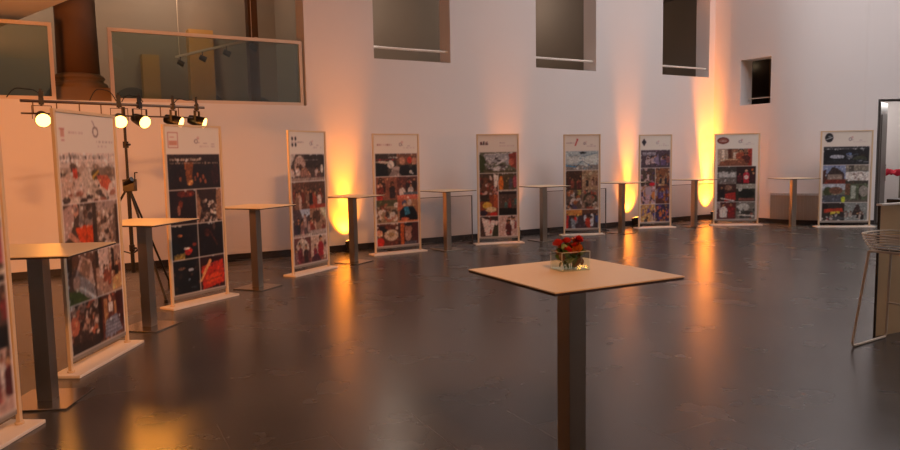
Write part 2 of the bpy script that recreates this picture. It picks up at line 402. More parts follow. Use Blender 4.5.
# red cloth bunched on that table
bm = bmesh.new(); random.seed(4)
n = 26; ring = []
for i in range(n):
    for j in range(n):
        pass
vs = [[None]*n for _ in range(n)]
for i in range(n):
    for j in range(n):
        x, y = (i/(n-1)-.5)*.80, (j/(n-1)-.5)*.80
        z = TZ+.045+.045*math.sin(x*19+2*math.sin(y*9))*math.cos(y*15+x*7)+.03*math.sin(y*31+x*5)
        e_ = max(abs(x), abs(y))
        if e_ > .36: z = TZ-.01-.03*(1+math.sin(22*(x+y)))
        z = max(z, TZ+.004) if e_ <= .38 else z
        vs[i][j] = bm.verts.new((x*1.06, y*1.06, z))
for i in range(n-1):
    for j in range(n-1): bm.faces.new((vs[i][j], vs[i+1][j], vs[i+1][j+1], vs[i][j+1]))
o = obj('red_tablecloth', bm, M['red'], smooth=True); o.location = (11.62, 18.0, 0); o.rotation_euler = (0, 0, .5)
md = o.modifiers.new('solid', 'SOLIDIFY'); md.thickness = .003
tag(o, 'crumpled red cloth lying on the bar table beyond the doorway', 'tablecloth')

# ------------------------------------------------------------------ flowers in a glass box
F = thing('flower_arrangement', 'glass box of red blooms and green leaves on the foreground bar table', 'flowers', (.630, 3.66, TZ), math.radians(20))
bm = bmesh.new(); w, dp, h, t_ = .165, .12, .10, .005
box(bm, (0, 0, .004), (w, dp, .008))
for sx in (-1, 1): box(bm, (sx*(w/2-t_/2), 0, h/2), (t_, dp, h)); box(bm, (0, sx*(dp/2-t_/2), h/2), (w-2*t_, t_, h))
obj('glass_vase', bm, M['glassv'], F)
bm = bmesh.new()
for a_, b_ in (((-1, -1), (1, -1)), ((1, -1), (1, 1)), ((1, 1), (-1, 1)), ((-1, 1), (-1, -1))):
    cyl(bm, (a_[0]*w/2, a_[1]*dp/2, h), (b_[0]*w/2, b_[1]*dp/2, h), .0013, seg=6)
    cyl(bm, (a_[0]*w/2, a_[1]*dp/2, 0), (a_[0]*w/2, a_[1]*dp/2, h), .0012, seg=6)
obj('vase_rim', bm, mat('rim_glass', '#cfd0c4', .15, 0), F)
random.seed(11)
def leaf_mesh(L_, W_):
    bm = bmesh.new(); rows = []
    for i in range(7):
        f_ = i/6; hw = W_*math.sin(PI*min(1, .06+f_*.94))**.8*.5; z = .012*math.sin(f_*PI)
        rows.append([bm.verts.new((f_*L_, k*hw, z-abs(k)*-.004)) for k in (-1, 0, 1)])
    for a_, b_ in zip(rows, rows[1:]):
        for k in (0, 1): bm.faces.new((a_[k], a_[k+1], b_[k+1], b_[k]))
    return bm
def bloom_mesh(r):
    bm = bmesh.new()
    for k in range(5):
        for j in range(5):
            a = 2*PI*j/5+k*.6; tl = .2+.22*k; rr = r*(.35+.14*k)
            base = Vector((0, 0, 0)); up = Vector((math.cos(a)*math.sin(tl), math.sin(a)*math.sin(tl), math.cos(tl)))
            sd = Vector((-math.sin(a), math.cos(a), 0))
            q = [base, base+up*r*.8+sd*rr*.7, base+up*r*1.25+sd*rr*.2, base+up*r*1.2-sd*rr*.3, base+up*r*.8-sd*rr*.7]
            bm.faces.new([bm.verts.new(v) for v in q])
    return bm
l0 = obj('leaf', leaf_mesh(.09, .07), M['leaf'], F, smooth=True); l1 = obj('leaf', leaf_mesh(.085, .06), M['leafd'], F, smooth=True)
def lay(o, loc, rot, sc=1.):
    o.location = loc; o.rotation_euler = rot; o.scale = (sc, sc, sc)
leaves = [l0, l1]
for i in range(60):
    s_ = l0 if i % 3 else l1
    c = s_.copy(); C.objects.link(c); c.parent = F; leaves.append(c)
for i, l_ in enumerate(leaves):
    gx = random.uniform(-.062, .066); gy = random.uniform(-.035, .035)
    lay(l_, (gx, gy, random.uniform(.012, .10)), (random.uniform(-.5, .5), -random.uniform(.5, 1.5), random.uniform(0, 2*PI)), random.uniform(.5, .95) if abs(gx) < .04 else .55)
b0 = obj('bloom', bloom_mesh(.029), M['petal'], F); b1 = obj('bloom', bloom_mesh(.033), M['petal2'], F)
pts = [(-.068, .0, .13), (-.052, .02, .11), (-.03, -.02, .145), (-.022, .02, .115), (-.04, -.03, .095), (.0, .0, .105), (.012, -.03, .12), (.03, .01, .135), (.042, -.015, .145), (.05, .02, .115), (.025, -.035, .1), (.038, -.02, .152)]
for i, p in enumerate(pts):
    o = (b0 if i == 0 else b1 if i == 7 else (b0 if i % 5 else b1).copy())
    if i not in (0, 7): C.objects.link(o); o.parent = F
    lay(o, p, (random.uniform(-.5, .5), random.uniform(-.5, .5), random.uniform(0, 6)), random.uniform(.7, 1.05))
bm = bmesh.new()
for p in pts: cyl(bm, (p[0]*.5, p[1]*.5, .01), p, .0022, seg=5)
obj('stems', bm, M['leaf'], F)

# ------------------------------------------------------------------ low framed glass panels near the wall
def glass_panel(s0, s1, n_, label):
    t = thing('glass_screen', label, 'glass panel', W((s0+s1)/2, n_, 0), TH, 'low glass panels along the wall')
    L = s1-s0; H_ = .95; w = .014
    bm = bmesh.new(); box(bm, (0, 0, H_-w/2), (L, .02, w)); box(bm, (0, 0, .03), (L, .02, w))
    for s_ in (-1, 1): box(bm, (s_*(L/2-w/2), 0, H_/2), (w, .02, H_))
    obj('frame', bm, mat('screen_frame', '#5a4c44', .4), t)
    bm = bmesh.new(); box(bm, (0, 0, H_/2+.015), (L-2*w, .008, H_-.07)); obj('glass_pane', bm, M['glassp'], t)
    for s_ in (-1, 1):
        bm = bmesh.new(); box(bm, (s_*(L/2-.012), 0, .006), (.024, .22, .012)); obj('foot', bm, M['black'], t)

# ------------------------------------------------------------------ posters (printed photo walls)
class Print:
    def __init__(s, w, h, res, seed):
        s.nx, s.ny = int(round(w/res))+1, int(round(h/res))+1; s.w, s.h = w, h
        s.X, s.Y = np.meshgrid(np.linspace(0, w, s.nx), np.linspace(0, h, s.ny))   # Y is down from the top, metres
        s.img = np.ones((s.ny, s.nx, 3))*np.array(lin('#ddd2cc')); s.rs = np.random.RandomState(seed); s.win = (0, 0, w, h)
    def view(s, x0, y0, x1, y1): s.win = (x0, y0, x1, y1)
    def uv(s):
        x0, y0, x1, y1 = s.win; u = (s.X-x0)/(x1-x0); v = (s.Y-y0)/(y1-y0); return u, v, (u >= 0) & (u <= 1) & (v >= 0) & (v <= 1)
    def fill(s, mask, col, a=1.): s.img[mask] = s.img[mask]*(1-a)+np.array(lin(col))*a
    def bg(s, col): u, v, m = s.uv(); s.fill(m, col)
    def e(s, cx, cy, rx, ry, col, a=1., rot=0.):
        u, v, m = s.uv(); c, q = math.cos(rot), math.sin(rot); du, dv = u-cx, v-cy
        s.fill(m & (((du*c+dv*q)/rx)**2+((-du*q+dv*c)/ry)**2 < 1), col, a)
    def r(s, x0, y0, x1, y1, col, a=1.): u, v, m = s.uv(); s.fill(m & (u >= x0) & (u <= x1) & (v >= y0) & (v <= y1), col, a)
    def ring(s, cx, cy, r, th, col):
        x0, y0, x1, y1 = s.win; k = (y1-y0)/(x1-x0); u, v, m = s.uv(); d = np.hypot(u-cx, (v-cy)*k); s.fill(m & (abs(d-r) < th), col)
    def p(s, pts, col, a=1.):
        u, v, m = s.uv(); ins = np.zeros_like(m); n = len(pts)
        for i in range(n):
            (xa, ya), (xb, yb) = pts[i], pts[(i+1) % n]
            if ya == yb: continue
            ins ^= ((ya > v) != (yb > v)) & (u < (xb-xa)*(v-ya)/(yb-ya)+xa)
        s.fill(m & ins, col, a)
    def l(s, a, b, th, col, al=1.):
        u, v, m = s.uv(); dx, dy = b[0]-a[0], b[1]-a[1]; t = np.clip(((u-a[0])*dx+(v-a[1])*dy)/(dx*dx+dy*dy+1e-9), 0, 1)
        s.fill(m & (np.hypot(u-a[0]-t*dx, v-a[1]-t*dy) < th), col, al)
    def grain(s, amt, n=0):
        u, v, m = s.uv(); x0, y0, x1, y1 = s.win
        for _ in range(int(520*(x1-x0)*(y1-y0)/.16*.3)):
            cx, cy = s.rs.rand(), s.rs.rand()
            i, j = min(s.ny-1, int((y0+cy*(y1-y0))/s.h*(s.ny-1))), min(s.nx-1, int((x0+cx*(x1-x0))/s.w*(s.nx-1)))
            f = s.rs.choice([.4, .65, .85, 1.3, 1.6, 2.4]); c = np.clip(s.img[i, j]*f, 0, .75)
            rx, ry = s.rs.uniform(.006, .018), s.rs.uniform(.006, .022)
            q = m & (((s.X-(x0+cx*(x1-x0)))/rx)**2+((s.Y-(y0+cy*(y1-y0)))/ry)**2 < 1)
            s.img[q] = s.img[q]*.45+c*.55
        k = s.rs.normal(0, amt, (s.ny, s.nx)); k = (k+np.roll(k, 1, 0)+np.roll(k, 1, 1))/1.8
        s.img[m] = np.clip(s.img[m]*(1+k[m])[:, None], 0, 1)
    def blobs(s, n, pal, box_=(0, 0, 1, 1), sz=(.03, .09), a=.85):
        for _ in range(n):
            c = pal[s.rs.randint(len(pal))]; s.e(s.rs.uniform(box_[0], box_[2]), s.rs.uniform(box_[1], box_[3]), s.rs.uniform(*sz), s.rs.uniform(*sz), c, a, s.rs.uniform(0, 3))
    def person(s, x, y, h, top, head='#a97a5c', hair='#2a1a14', bot=None):
        s.p([(x-.16*h, y+.95*h), (x-.2*h, y+.35*h), (x-.1*h, y+.22*h), (x+.1*h, y+.22*h), (x+.2*h, y+.35*h), (x+.16*h, y+.95*h)], top)
        if bot: s.r(x-.15*h, y+.6*h, x+.15*h, y+1.1*h, bot)
        s.e(x, y+.08*h, .105*h, .13*h, hair); s.e(x, y+.13*h, .08*h, .095*h, head)
    def crowd(s, n, pal, y=(.2, .6), h=(.35, .6), heads=('#b08060', '#8a5c44')):
        ys = sorted(s.rs.uniform(*y, n))
        for yy in ys: s.person(s.rs.uniform(.02, .98), yy, s.rs.uniform(*h)*(.7+.6*yy), pal[s.rs.randint(len(pal))], heads[s.rs.randint(len(heads))])
    def text(s, x0, x1, y0, y1, col, a=.9, dens=.62):
        """rows of tiny unreadable print"""
        u, v, m = s.uv(); cw = (x1-x0)/40; x = x0
        while x < x1:
            wl = s.rs.randint(3, 9)
            for _ in range(wl):
                if x >= x1: break
                up = .0 if s.rs.rand() < .35 else .3
                s.r(x, y0+(y1-y0)*up, x+cw*dens, y1, col, a*s.rs.uniform(.55, 1)); x += cw
            x += cw*.9
    def build(s, name, parent, x0, ztop, y):
        f = s.img; k = f.copy()
        k[1:-1, 1:-1] = (f[1:-1, 1:-1]*4+(f[:-2, 1:-1]+f[2:, 1:-1]+f[1:-1, :-2]+f[1:-1, 2:])*2+f[:-2, :-2]+f[2:, 2:]+f[:-2, 2:]+f[2:, :-2])/16
        s.img = np.where(k < .62, k**1.18*1.03, k)
        nx, ny = s.nx, s.ny; me = bpy.data.meshes.new(name)
        px = (x0+s.X).ravel(); pz = (ztop-s.Y).ravel(); N = nx*ny
        front = np.stack([px, np.full(N, y), pz], 1); back = [(x0, y+.006, ztop), (x0+s.w, y+.006, ztop), (x0+s.w, y+.006, ztop-s.h), (x0, y+.006, ztop-s.h)]
        idx = np.arange(N).reshape(ny, nx)
        fa = np.stack([idx[1:, :-1], idx[1:, 1:], idx[:-1, 1:], idx[:-1, :-1]], -1).reshape(-1, 4)
        # reverse side and edges
        c = [int(idx[0, 0]), int(idx[0, -1]), int(idx[-1, -1]), int(idx[-1, 0])]; b = [N, N+1, N+2, N+3]
        ex = [(b[0], b[1], b[2], b[3])]
        verts = np.concatenate([front, np.array(back)]); faces = fa.tolist()+[list(q) for q in ex]
        # side strips
        def strip(line, p, q): faces.append([int(i) for i in line]+[q, p])
        strip(idx[0, :], b[0], b[1]); strip(idx[:, -1], b[1], b[2]); strip(idx[-1, ::-1], b[2], b[3]); strip(idx[::-1, 0], b[3], b[0])
        me.from_pydata(verts.tolist(), [], faces); me.update()
        at = me.color_attributes.new('print', 'FLOAT_COLOR', 'POINT')
        col = np.ones((N+4, 4)); col[:N, :3] = s.img.reshape(-1, 3); col[N:, :3] = .6
        at.data.foreach_set('color', col.ravel())
        me.materials.append(M['print']); o = bpy.data.objects.new(name, me); C.objects.link(o); o.parent = parent; return o

m = bpy.data.materials.new('printed_sheet'); m.use_nodes = True; nt = m.node_tree; b = nt.nodes['Principled BSDF']
a_ = nt.nodes.new('ShaderNodeVertexColor'); a_.layer_name = 'print'; nt.links.new(a_.outputs[0], b.inputs['Base Color']); b.inputs['Roughness'].default_value = .38
M['print'] = m

def header_right(P, x=.52, dark='#8f8280'):
    P.ring(x+.05, .55, .028, .007, dark); P.ring(x+.09, .42, .016, .005, '#c08a80')
    P.l((x+.08, .60), (.93, .66), .006, dark, .7); P.text(x+.12, .92, .70, .78, '#a09490', .5)

SKIN = ['#b98a6a', '#9a6a4c']
def photos_pale_crowd(P, c):
    top, r2, r3, r4 = c
    P.view(*top); P.bg('#cdb9ae'); P.r(0, 0, 1, .2, '#d8c8bf'); P.r(.0, .28, 1, .5, '#a48c7c', .7); P.r(.6, .3, 1, .6, '#6b5340', .6)
    P.blobs(26, ['#8d7464', '#b49a8a', '#6d5544'], (0, .26, 1, .5), (.03, .07)); P.l((.17, 0), (.2, .4), .008, '#4a342a')
    P.p([(0, .38), (.14, .42), (.22, .5), (0, .52)], '#4c3a2c'); P.r(.2, .30, .28, .52, '#d24a20')
    P.e(.12, .68, .16, .26, '#c7a898'); P.e(.33, .72, .13, .24, '#cbb3a6'); P.e(.62, .74, .15, .25, '#c9b2a2'); P.e(.46, .5, .12, .2, '#c9b5a8')
    P.e(.33, .66, .015, .025, '#3c2a24'); P.e(.66, .69, .018, .03, '#3c2a24'); P.e(.60, .45, .07, .12, '#5b4a24'); P.l((.55, .5), (.66, .38), .018, '#c9a23a')
    P.p([(.62, .45), (.84, .48), (.98, .78), (.86, .84), (.7, .7)], '#c8603f'); P.e(.9, .78, .06, .15, '#d8c2b4'); P.blobs(14, ['#7d3a26', '#3d231a', '#a5624a'], (0, .82, 1, 1), (.03, .08))
    P.text(.02, .78, .02, .115, '#4c3a36', .9); P.text(.02, .6, .16, .19, '#8d7a72', .7); P.grain(.08)
    P.view(*r2[0]); P.bg('#5c4439'); P.p([(0, .1), (.3, 0), (.36, .3), (.2, .65), (0, .72)], '#b99990'); P.e(.42, .12, .1, .14, '#c4907c'); P.l((.2, .62), (.62, .9), .06, '#c98f78'); P.e(.62, .9, .08, .09, '#d19c84')
    P.p([(.38, .5), (.98, .42), (1, 1), (.66, 1), (.5, .75)], '#d95316'); P.l((.75, .5), (.74, 1), .01, '#a33a10'); P.blobs(16, ['#80706a', '#3b2d2a', '#95857c'], (.4, .1, 1, .42), (.05, .1)); P.grain(.1)
    P.view(*r2[1]); P.bg('#7d6658'); P.r(0, 0, 1, .2, '#a9928a'); P.r(0, 0, .14, 1, '#4a382f'); P.r(.86, .1, 1, 1, '#4a2f20'); P.p([(.2, .2), (.8, .16), (.72, 1), (.25, 1)], '#b59b8c')
    P.blobs(60, ['#c9b4a8', '#806456', '#4a332a', '#a07a66'], (.2, .25, .78, .98), (.03, .07)); P.grain(.1)
    P.view(*r3[0]); P.bg('#6a4a3a'); P.p([(.2, .55), (.5, .05), (.86, .22), (.97, .98), (.55, .98)], '#b39a90'); P.p([(.35, .45), (.56, .1), (.84, .25), (.75, .55)], '#8d7060'); P.l((.3, .62), (.93, 1.), .03, '#e0cfc4'); P.p([(0, .72), (.4, .78), (.75, 1), (0, 1)], '#55602c'); P.e(.3, .6, .12, .16, '#c79a84'); P.p([(.0, 0), (.2, 0), (.15, .4), (0, .5)], '#2e1e18'); P.grain(.08)
    P.view(*r3[1]); P.bg('#a98878'); P.r(.12, 0, .5, .62, '#cdb5ab'); P.r(.6, .05, .72, .55, '#3a241c'); P.r(0, .0, .12, .4, '#3d2a22'); P.crowd(7, ['#5e2e20', '#8a4c38', '#c2a08c', '#3b241c'], (.3, .6), (.3, .45)); P.p([(.6, .72), (1, .6), (1, .95), (.6, 1)], '#c79c6a'); P.grain(.1)
    P.view(*r4[0]); P.bg('#4a332a'); P.blobs(90, ['#b08a78', '#d0b8aa', '#5a3a30', '#34201a', '#b86a4c', '#8c7468'], (0, .0, 1, .72), (.03, .1)); P.e(.14, .42, .16, .2, '#b86e54'); P.r(0, .8, 1, 1, '#33241e'); P.grain(.12)
    P.view(*r4[1]); P.bg('#6b3a2c'); P.r(.7, 0, 1, .8, '#4c1c1c'); P.r(.2, .1, .34, .9, '#b08058'); P.r(.6, .2, .7, .7, '#b08058'); P.e(.45, .12, .05, .09, '#d0a08a'); P.r(.37, .2, .56, .42, '#d8ccc6'); P.p([(.25, .56), (.7, .5), (.9, .9), (.15, 1)], '#777684')
    for i in range(9):
        for j in range(5): P.e(.24+i*.07, .58+j*.08, .014, .02, '#b9b8c4')
    P.r(0, 0, .12, 1, '#2d1a16'); P.r(0, .94, 1, 1, '#6e4a34'); P.grain(.08)

def photos_dark_stage(P, c):
    top, r2, r3, r4 = c
    P.view(*top); P.bg('#2a1711'); P.r(0, 0, 1, .2, '#3a2419'); P.p([(.3, .22), (.48, .22), (.42, .86), (.34, .86)], '#86522a'); P.e(.4, .82, .06, .08, '#b37a48')
    for x, y in ((.5, .7), (.55, .6), (.6, .76), (.66, .66), (.7, .8), (.22, .7)): P.e(x, y, .018, .07, '#a2603c')
    P.e(.9, .6, .08, .3, '#3c1c18'); P.text(.03, .62, .10, .18, '#e6d3c2', .95); P.text(.03, .97, .23, .26, '#c8ad98', .7); P.grain(.25)
    P.view(*r2[0]); P.bg('#2c130c'); P.e(.62, .12, .34, .1, '#6e2c16'); P.e(.4, .4, .08, .1, '#7a3a22'); P.e(.32, .6, .06, .14, '#9c6a58'); P.e(.12, .8, .05, .03, '#0e0808'); P.grain(.2)
    P.view(*r2[1]); P.bg('#3b241a'); P.p([(0, .0), (.2, .6), (.05, 1), (0, 1)], '#a07a60'); P.p([(.82, 0), (1, 0), (1, 1), (.75, .9)], '#a07a60'); P.blobs(70, ['#b9a094', '#d8c8be', '#7c6a60', '#5b463c', '#2e1c16'], (.16, .35, .8, 1), (.025, .06)); P.grain(.15)
    P.view(*r3[0]); P.bg('#1d0e0a'); P.p([(.05, .86), (.5, .8), (.45, 1), (.05, 1)], '#a2803c'); P.e(.6, .78, .14, .11, '#c43422'); P.e(.55, .7, .12, .03, '#e8ddd2'); P.e(.3, .3, .1, .03, '#9a6038'); P.e(.85, .6, .08, .05, '#8a3a20'); P.grain(.2)
    P.view(*r3[1]); P.bg('#21110d'); P.e(.35, .3, .1, .12, '#4e2418'); P.l((.5, .3), (.75, .7), .03, '#5a2e1c'); P.e(.65, .15, .06, .1, '#5a4038'); P.grain(.25)
    P.view(*r4[0]); P.bg('#17100e'); P.e(.3, .25, .12, .05, '#7d5f50'); P.e(.66, .32, .1, .04, '#a0a4b0'); P.e(.58, .6, .05, .03, '#7d8896'); P.e(.75, .85, .1, .03, '#4a4a52'); P.blobs(8, ['#3a2620', '#50382e'], (0, .1, 1, .9), (.04, .1)); P.grain(.25)
    P.view(*r4[1]); P.bg('#3c150f'); P.p([(.05, .3), (.95, .15), (1, .85), (.1, 1)], '#b93416'); P.p([(.2, .6), (.85, .5), (.9, .75), (.25, .85)], '#d5501f'); P.l((.02, .7), (.42, .15), .05, '#d9a06a'); P.l((.2, .75), (.9, .66), .012, '#7a1c10'); P.grain(.12)

def photos_street(P, c):
    top, r2, r3, r4 = c
    P.view(*top); P.bg('#5c4a42'); P.r(.4, 0, 1, .5, '#3f2f28'); P.p([(0, .0), (.15, 0), (.0, .4)], '#c9bcb4'); P.e(.26, .42, .16, .36, '#b89c90'); P.e(.27, .48, .06, .12, '#4a2e28'); P.blobs(12, ['#8d6a5c', '#4a342c'], (.08, .2, .44, .8), (.03, .06)); P.crowd(9, ['#a03a34', '#c9b4ac', '#6c4c44', '#9a7264'], (.45, .62), (.3, .4)); P.r(0, .86, 1, 1, '#a08a80'); P.e(.92, .55, .04, .16, '#d9d0c4'); P.text(.4, .8, .2, .24, '#dfd5cd', .8); P.grain(.12)
    P.view(*r2[0]); P.bg('#6d4a38'); P.crowd(5, ['#c2a090', '#7a3c2a', '#3a2620', '#8c6a58'], (.1, .4), (.6, .8)); P.grain(.15)
    P.view(*r2[1]); P.bg('#5c4234'); P.crowd(6, ['#c8b0a0', '#9a4a34', '#33221c', '#d0c0b6'], (.1, .4), (.55, .8)); P.r(0, .86, 1, 1, '#a44a32'); P.grain(.15)
    P.view(*r3[0]); P.bg('#59484a'); P.p([(.4, 0), (1, 0), (1, .2), (.6, .3)], '#a9b0c0'); P.crowd(7, ['#3d3040', '#8c6a66', '#34343e', '#a98c84'], (.15, .5), (.5, .7)); P.r(0, .9, 1, 1, '#b09c94'); P.grain(.15)
    P.view(*r3[1]); P.bg('#9a7a66'); P.p([(.6, 0), (1, 0), (1, .5)], '#cfc6a6'); P.e(.4, .3, .25, .25, '#5e4436'); P.crowd(5, ['#8a4436', '#b08a7a', '#5d2f28'], (.35, .55), (.5, .6)); P.r(0, .8, 1, 1, '#a99a94'); P.grain(.1)
    P.view(*r4[0]); P.bg('#6a3f3c'); P.e(.5, .38, .38, .32, '#b9a89a'); P.person(.35, .2, .8, '#6d2f38'); P.person(.7, .3, .7, '#3a2626'); P.person(.12, .4, .6, '#7c5c5c'); P.grain(.12)
    P.view(*r4[1]); P.bg('#bfa596'); P.person(.6, .05, .95, '#9c2c34'); P.person(.25, .35, .6, '#7c2a38'); P.person(.88, .2, .3, '#4a3434'); P.r(0, .8, 1, 1, '#7c5648', .7); P.p([(.05, .8), (.4, .66), (.6, 1), (0, 1)], '#4e2a34'); P.grain(.1)

def photos_workshop(P, c):
    top, r2, r3, r4 = c
    P.view(*top); P.bg('#463b33'); P.r(.5, 0, 1, .5, '#7a5846'); P.p([(0, .3), (.25, .4), (.3, 1), (0, 1)], '#1d1a1a'); P.l((.05, .36), (.36, .4), .045, '#c5b5a8'); P.e(.36, .48, .08, .18, '#d8ccc4'); P.e(.5, .82, .12, .26, '#b3a29c'); P.p([(.3, 1), (.42, .66), (.6, .8), (.6, 1)], '#8d7d78')
    P.e(.64, .32, .07, .16, '#b98a72'); P.e(.82, .3, .06, .15, '#c0452e'); P.e(.93, .34, .06, .15, '#b98a72'); P.e(.7, .76, .14, .26, '#1c1616'); P.e(.9, .8, .12, .26, '#151212'); P.e(.84, .82, .03, .07, '#d8cfc6'); P.text(.03, .52, .13, .21, '#e6dcd4', .9); P.r(.0, .25, .5, .29, '#8c2e38'); P.grain(.1)
    P.view(*r2[0]); P.bg('#8d5c48'); P.crowd(5, ['#c47c62', '#7a3a2e', '#3a2622', '#d2a08c'], (.05, .3), (.7, .9)); P.r(.0, .8, .3, 1, '#c43a2c', .8); P.grain(.14)
    P.view(*r2[1]); P.bg('#6a3c30'); P.crowd(6, ['#c8b8b0', '#a83a30', '#33221f', '#75685e'], (.05, .35), (.55, .8)); P.r(0, .82, 1, 1, '#c4705c'); P.r(.3, .7, 1, .8, '#5e666e'); P.grain(.14)
    P.view(*r3[0]); P.bg('#9a8268'); P.r(0, 0, 1, .25, '#5f5a3c'); P.blobs(30, ['#3a2a22', '#c9a48c', '#b06a50', '#d8c8bc', '#6a4030'], (0, .2, 1, .9), (.05, .13)); P.grain(.1)
    P.view(*r3[1]); P.bg('#a87c60'); P.r(0, 0, .3, .5, '#b0664a'); P.p([(.05, 1), (.1, .5), (.3, .3), (.75, .3), (.95, .6), (1, 1)], '#15161c'); P.e(.32, .16, .12, .14, '#4c4c64'); P.e(.33, .24, .07, .08, '#b08a74'); P.p([(.3, .36), (.5, .3), (.62, .64), (.35, .7)], '#3f7f9c'); P.e(.58, .14, .1, .14, '#c0a898'); P.e(.35, .86, .2, .07, '#c76a4c'); P.r(0, .93, 1, 1, '#d08a64'); P.grain(.08)
    P.view(*r4[0]); P.bg('#6a3a2c'); P.e(.68, .52, .34, .25, '#cbb09a'); P.e(.66, .5, .18, .1, '#a88660'); P.e(.15, .82, .18, .2, '#c22e14'); P.p([(.05, .1), (.4, .1), (.5, .35), (.2, .45)], '#1d1516'); P.e(.1, .42, .16, .14, '#d49a7c'); P.blobs(8, ['#8a4c34', '#d8c2b2'], (.3, 0, 1, .25), (.04, .09)); P.grain(.08)
    P.view(*r4[1]); P.bg('#4a2a24'); P.r(.12, 0, .28, 1, '#b05a2c'); P.r(.7, 0, 1, 1, '#5b2a24'); P.e(.5, .3, .18, .22, '#a57866'); P.e(.48, .6, .16, .24, '#b48a7c'); P.e(.5, .1, .16, .08, '#2a2020'); P.r(.3, .85, .9, 1, '#57525a'); P.grain(.1)

def photos_market(P, c):
    top, r2, r3, r4 = c
    P.view(*top); P.bg('#6f7060'); P.p([(0, .1), (.2, .3), (.1, 1), (0, 1)], '#3e4a28'); P.p([(.1, .1), (.95, .05), (.78, .5), (.2, .5)], '#a2a2a6'); P.r(.1, .85, 1, 1, '#5e5640'); P.blobs(34, ['#c9c4c6', '#6a5a5c', '#3a2c2c', '#8d8c92'], (.14, .3, .75, .85), (.03, .07)); P.p([(.78, .1), (1, 0), (1, .8), (.84, .7)], '#8a4034'); P.e(.86, .48, .08, .16, '#c06a54'); P.l((.45, .6), (.7, .35), .03, '#d0ccce'); P.l((.16, .1), (.9, .05), .012, '#d9d4d2'); P.grain(.1)
    P.view(*r2[0]); P.bg('#6b4434'); P.r(0, 0, 1, .2, '#4e3e30'); P.blobs(22, ['#c9948c', '#8c3a2c', '#d0b8ac', '#33221c'], (0, .2, 1, 1), (.05, .14)); P.p([(.75, 0), (1, .1), (.95, .6), (.8, .7)], '#e0d4cc'); P.grain(.1)
    P.view(*r2[1]); P.bg('#584a32'); P.e(.14, .5, .13, .36, '#d87a30'); P.e(.66, .5, .1, .3, '#5a545e'); P.e(.9, .4, .12, .3, '#a0505a'); P.r(0, .78, 1, .86, '#c0b2a6'); P.r(.0, .86, 1, 1, '#2a1c1c'); P.grain(.1)
    P.view(*r3[0]); P.bg('#8d4a30'); P.r(0, 0, .5, .3, '#3a2a20'); P.e(.4, .5, .25, .16, '#d2a848'); P.e(.6, .7, .3, .12, '#d9c098'); P.e(.2, .86, .2, .14, '#2e2238'); P.e(.75, .93, .2, .1, '#c22c2c'); P.r(.75, 0, 1, .6, '#b05c38'); P.grain(.1)
    P.view(*r3[1]); P.bg('#5f4a42'); P.crowd(6, ['#8a3a3a', '#5c5048', '#a08a80', '#4c6a64'], (.08, .3), (.4, .6)); P.r(0, .66, 1, 1, '#17100f'); P.grain(.1)
    P.view(*r4[0]); P.bg('#4a3430'); P.p([(.08, .05), (.3, .15), (1, .25), (.8, .8), (.55, .95), (.3, .95)], '#d8c6bf'); P.e(.56, .74, .06, .12, '#b5443a'); P.p([(.78, .4), (1, .5), (1, 1), (.6, .98)], '#3c3c2c'); P.r(.5, .05, .6, .25, '#7a2a2c'); P.grain(.08)
    P.view(*r4[1]); P.bg('#c2a49a'); P.crowd(6, ['#5c2a2c', '#d6c8c2', '#8a4844', '#3a2224', '#e4d6d0'], (.0, .25), (.7, .95)); P.grain(.1)

def photos_blue_map(P, c):
    top, r2, r3, r4 = c
    P.view(*top); P.bg('#a9b7bd'); P.r(0, .72, 1, 1, '#8f8a86'); P.p([(0, .3), (.45, .2), (.5, .5), (.1, .7)], '#c3c8c6'); P.p([(.45, .35), (.95, .15), (1, .6), (.6, .8)], '#c9cecb'); P.l((.0, .75), (.32, .82), .03, '#3e8fb8'); P.l((.32, .82), (.5, .5), .012, '#3b5a70'); P.l((.5, .5), (.8, .85), .012, '#3b5a70'); P.l((.55, .3), (.95, .12), .01, '#5b7686'); P.e(.52, .1, .1, .06, '#222a30'); P.text(.03, .45, .2, .28, '#5f6a70', .9); P.blobs(10, ['#7fa3b5', '#d6d8d4', '#55798c'], (.05, .35, 1, .95), (.02, .05)); P.grain(.05)
    P.view(*r2[0]); P.bg('#4a3428'); P.crowd(6, ['#8a4a3c', '#3c2c30', '#9a8478', '#5c2c2c'], (.2, .45), (.5, .7)); P.grain(.14)
    P.view(*r2[1]); P.bg('#a88a70'); P.blobs(8, ['#c9b89c', '#8c7a60'], (0, 0, 1, .4), (.08, .14)); P.crowd(7, ['#6a4a3c', '#3a2c26', '#a88878'], (.35, .55), (.35, .5)); P.grain(.12)
    P.view(*r3[0]); P.bg('#6c5a50'); P.blobs(26, ['#c9bcb4', '#5c4a74', '#a8643c', '#2e2420', '#b0a05c'], (0, 0, 1, 1), (.05, .15)); P.grain(.1)
    P.view(*r3[1]); P.bg('#8c7464'); P.ring(.5, .5, .36, .08, '#4a4434'); P.blobs(18, ['#b09484', '#3a2c28', '#a4503c', '#d0c4b8'], (0, 0, 1, 1), (.05, .12)); P.grain(.1)
    P.view(*r4[0]); P.bg('#4c3c44'); P.r(0, 0, 1, .3, '#c78a4c'); P.crowd(6, ['#c42c20', '#8a949e', '#c9342c', '#44506c'], (.2, .4), (.5, .7)); P.grain(.1)
    P.view(*r4[1]); P.bg('#4a3a40'); P.r(0, 0, 1, .2, '#6c4a3a'); P.crowd(7, ['#3e5080', '#b0402c', '#c8ccd4', '#6a5a78', '#2c3044'], (.15, .4), (.5, .7)); P.grain(.1)

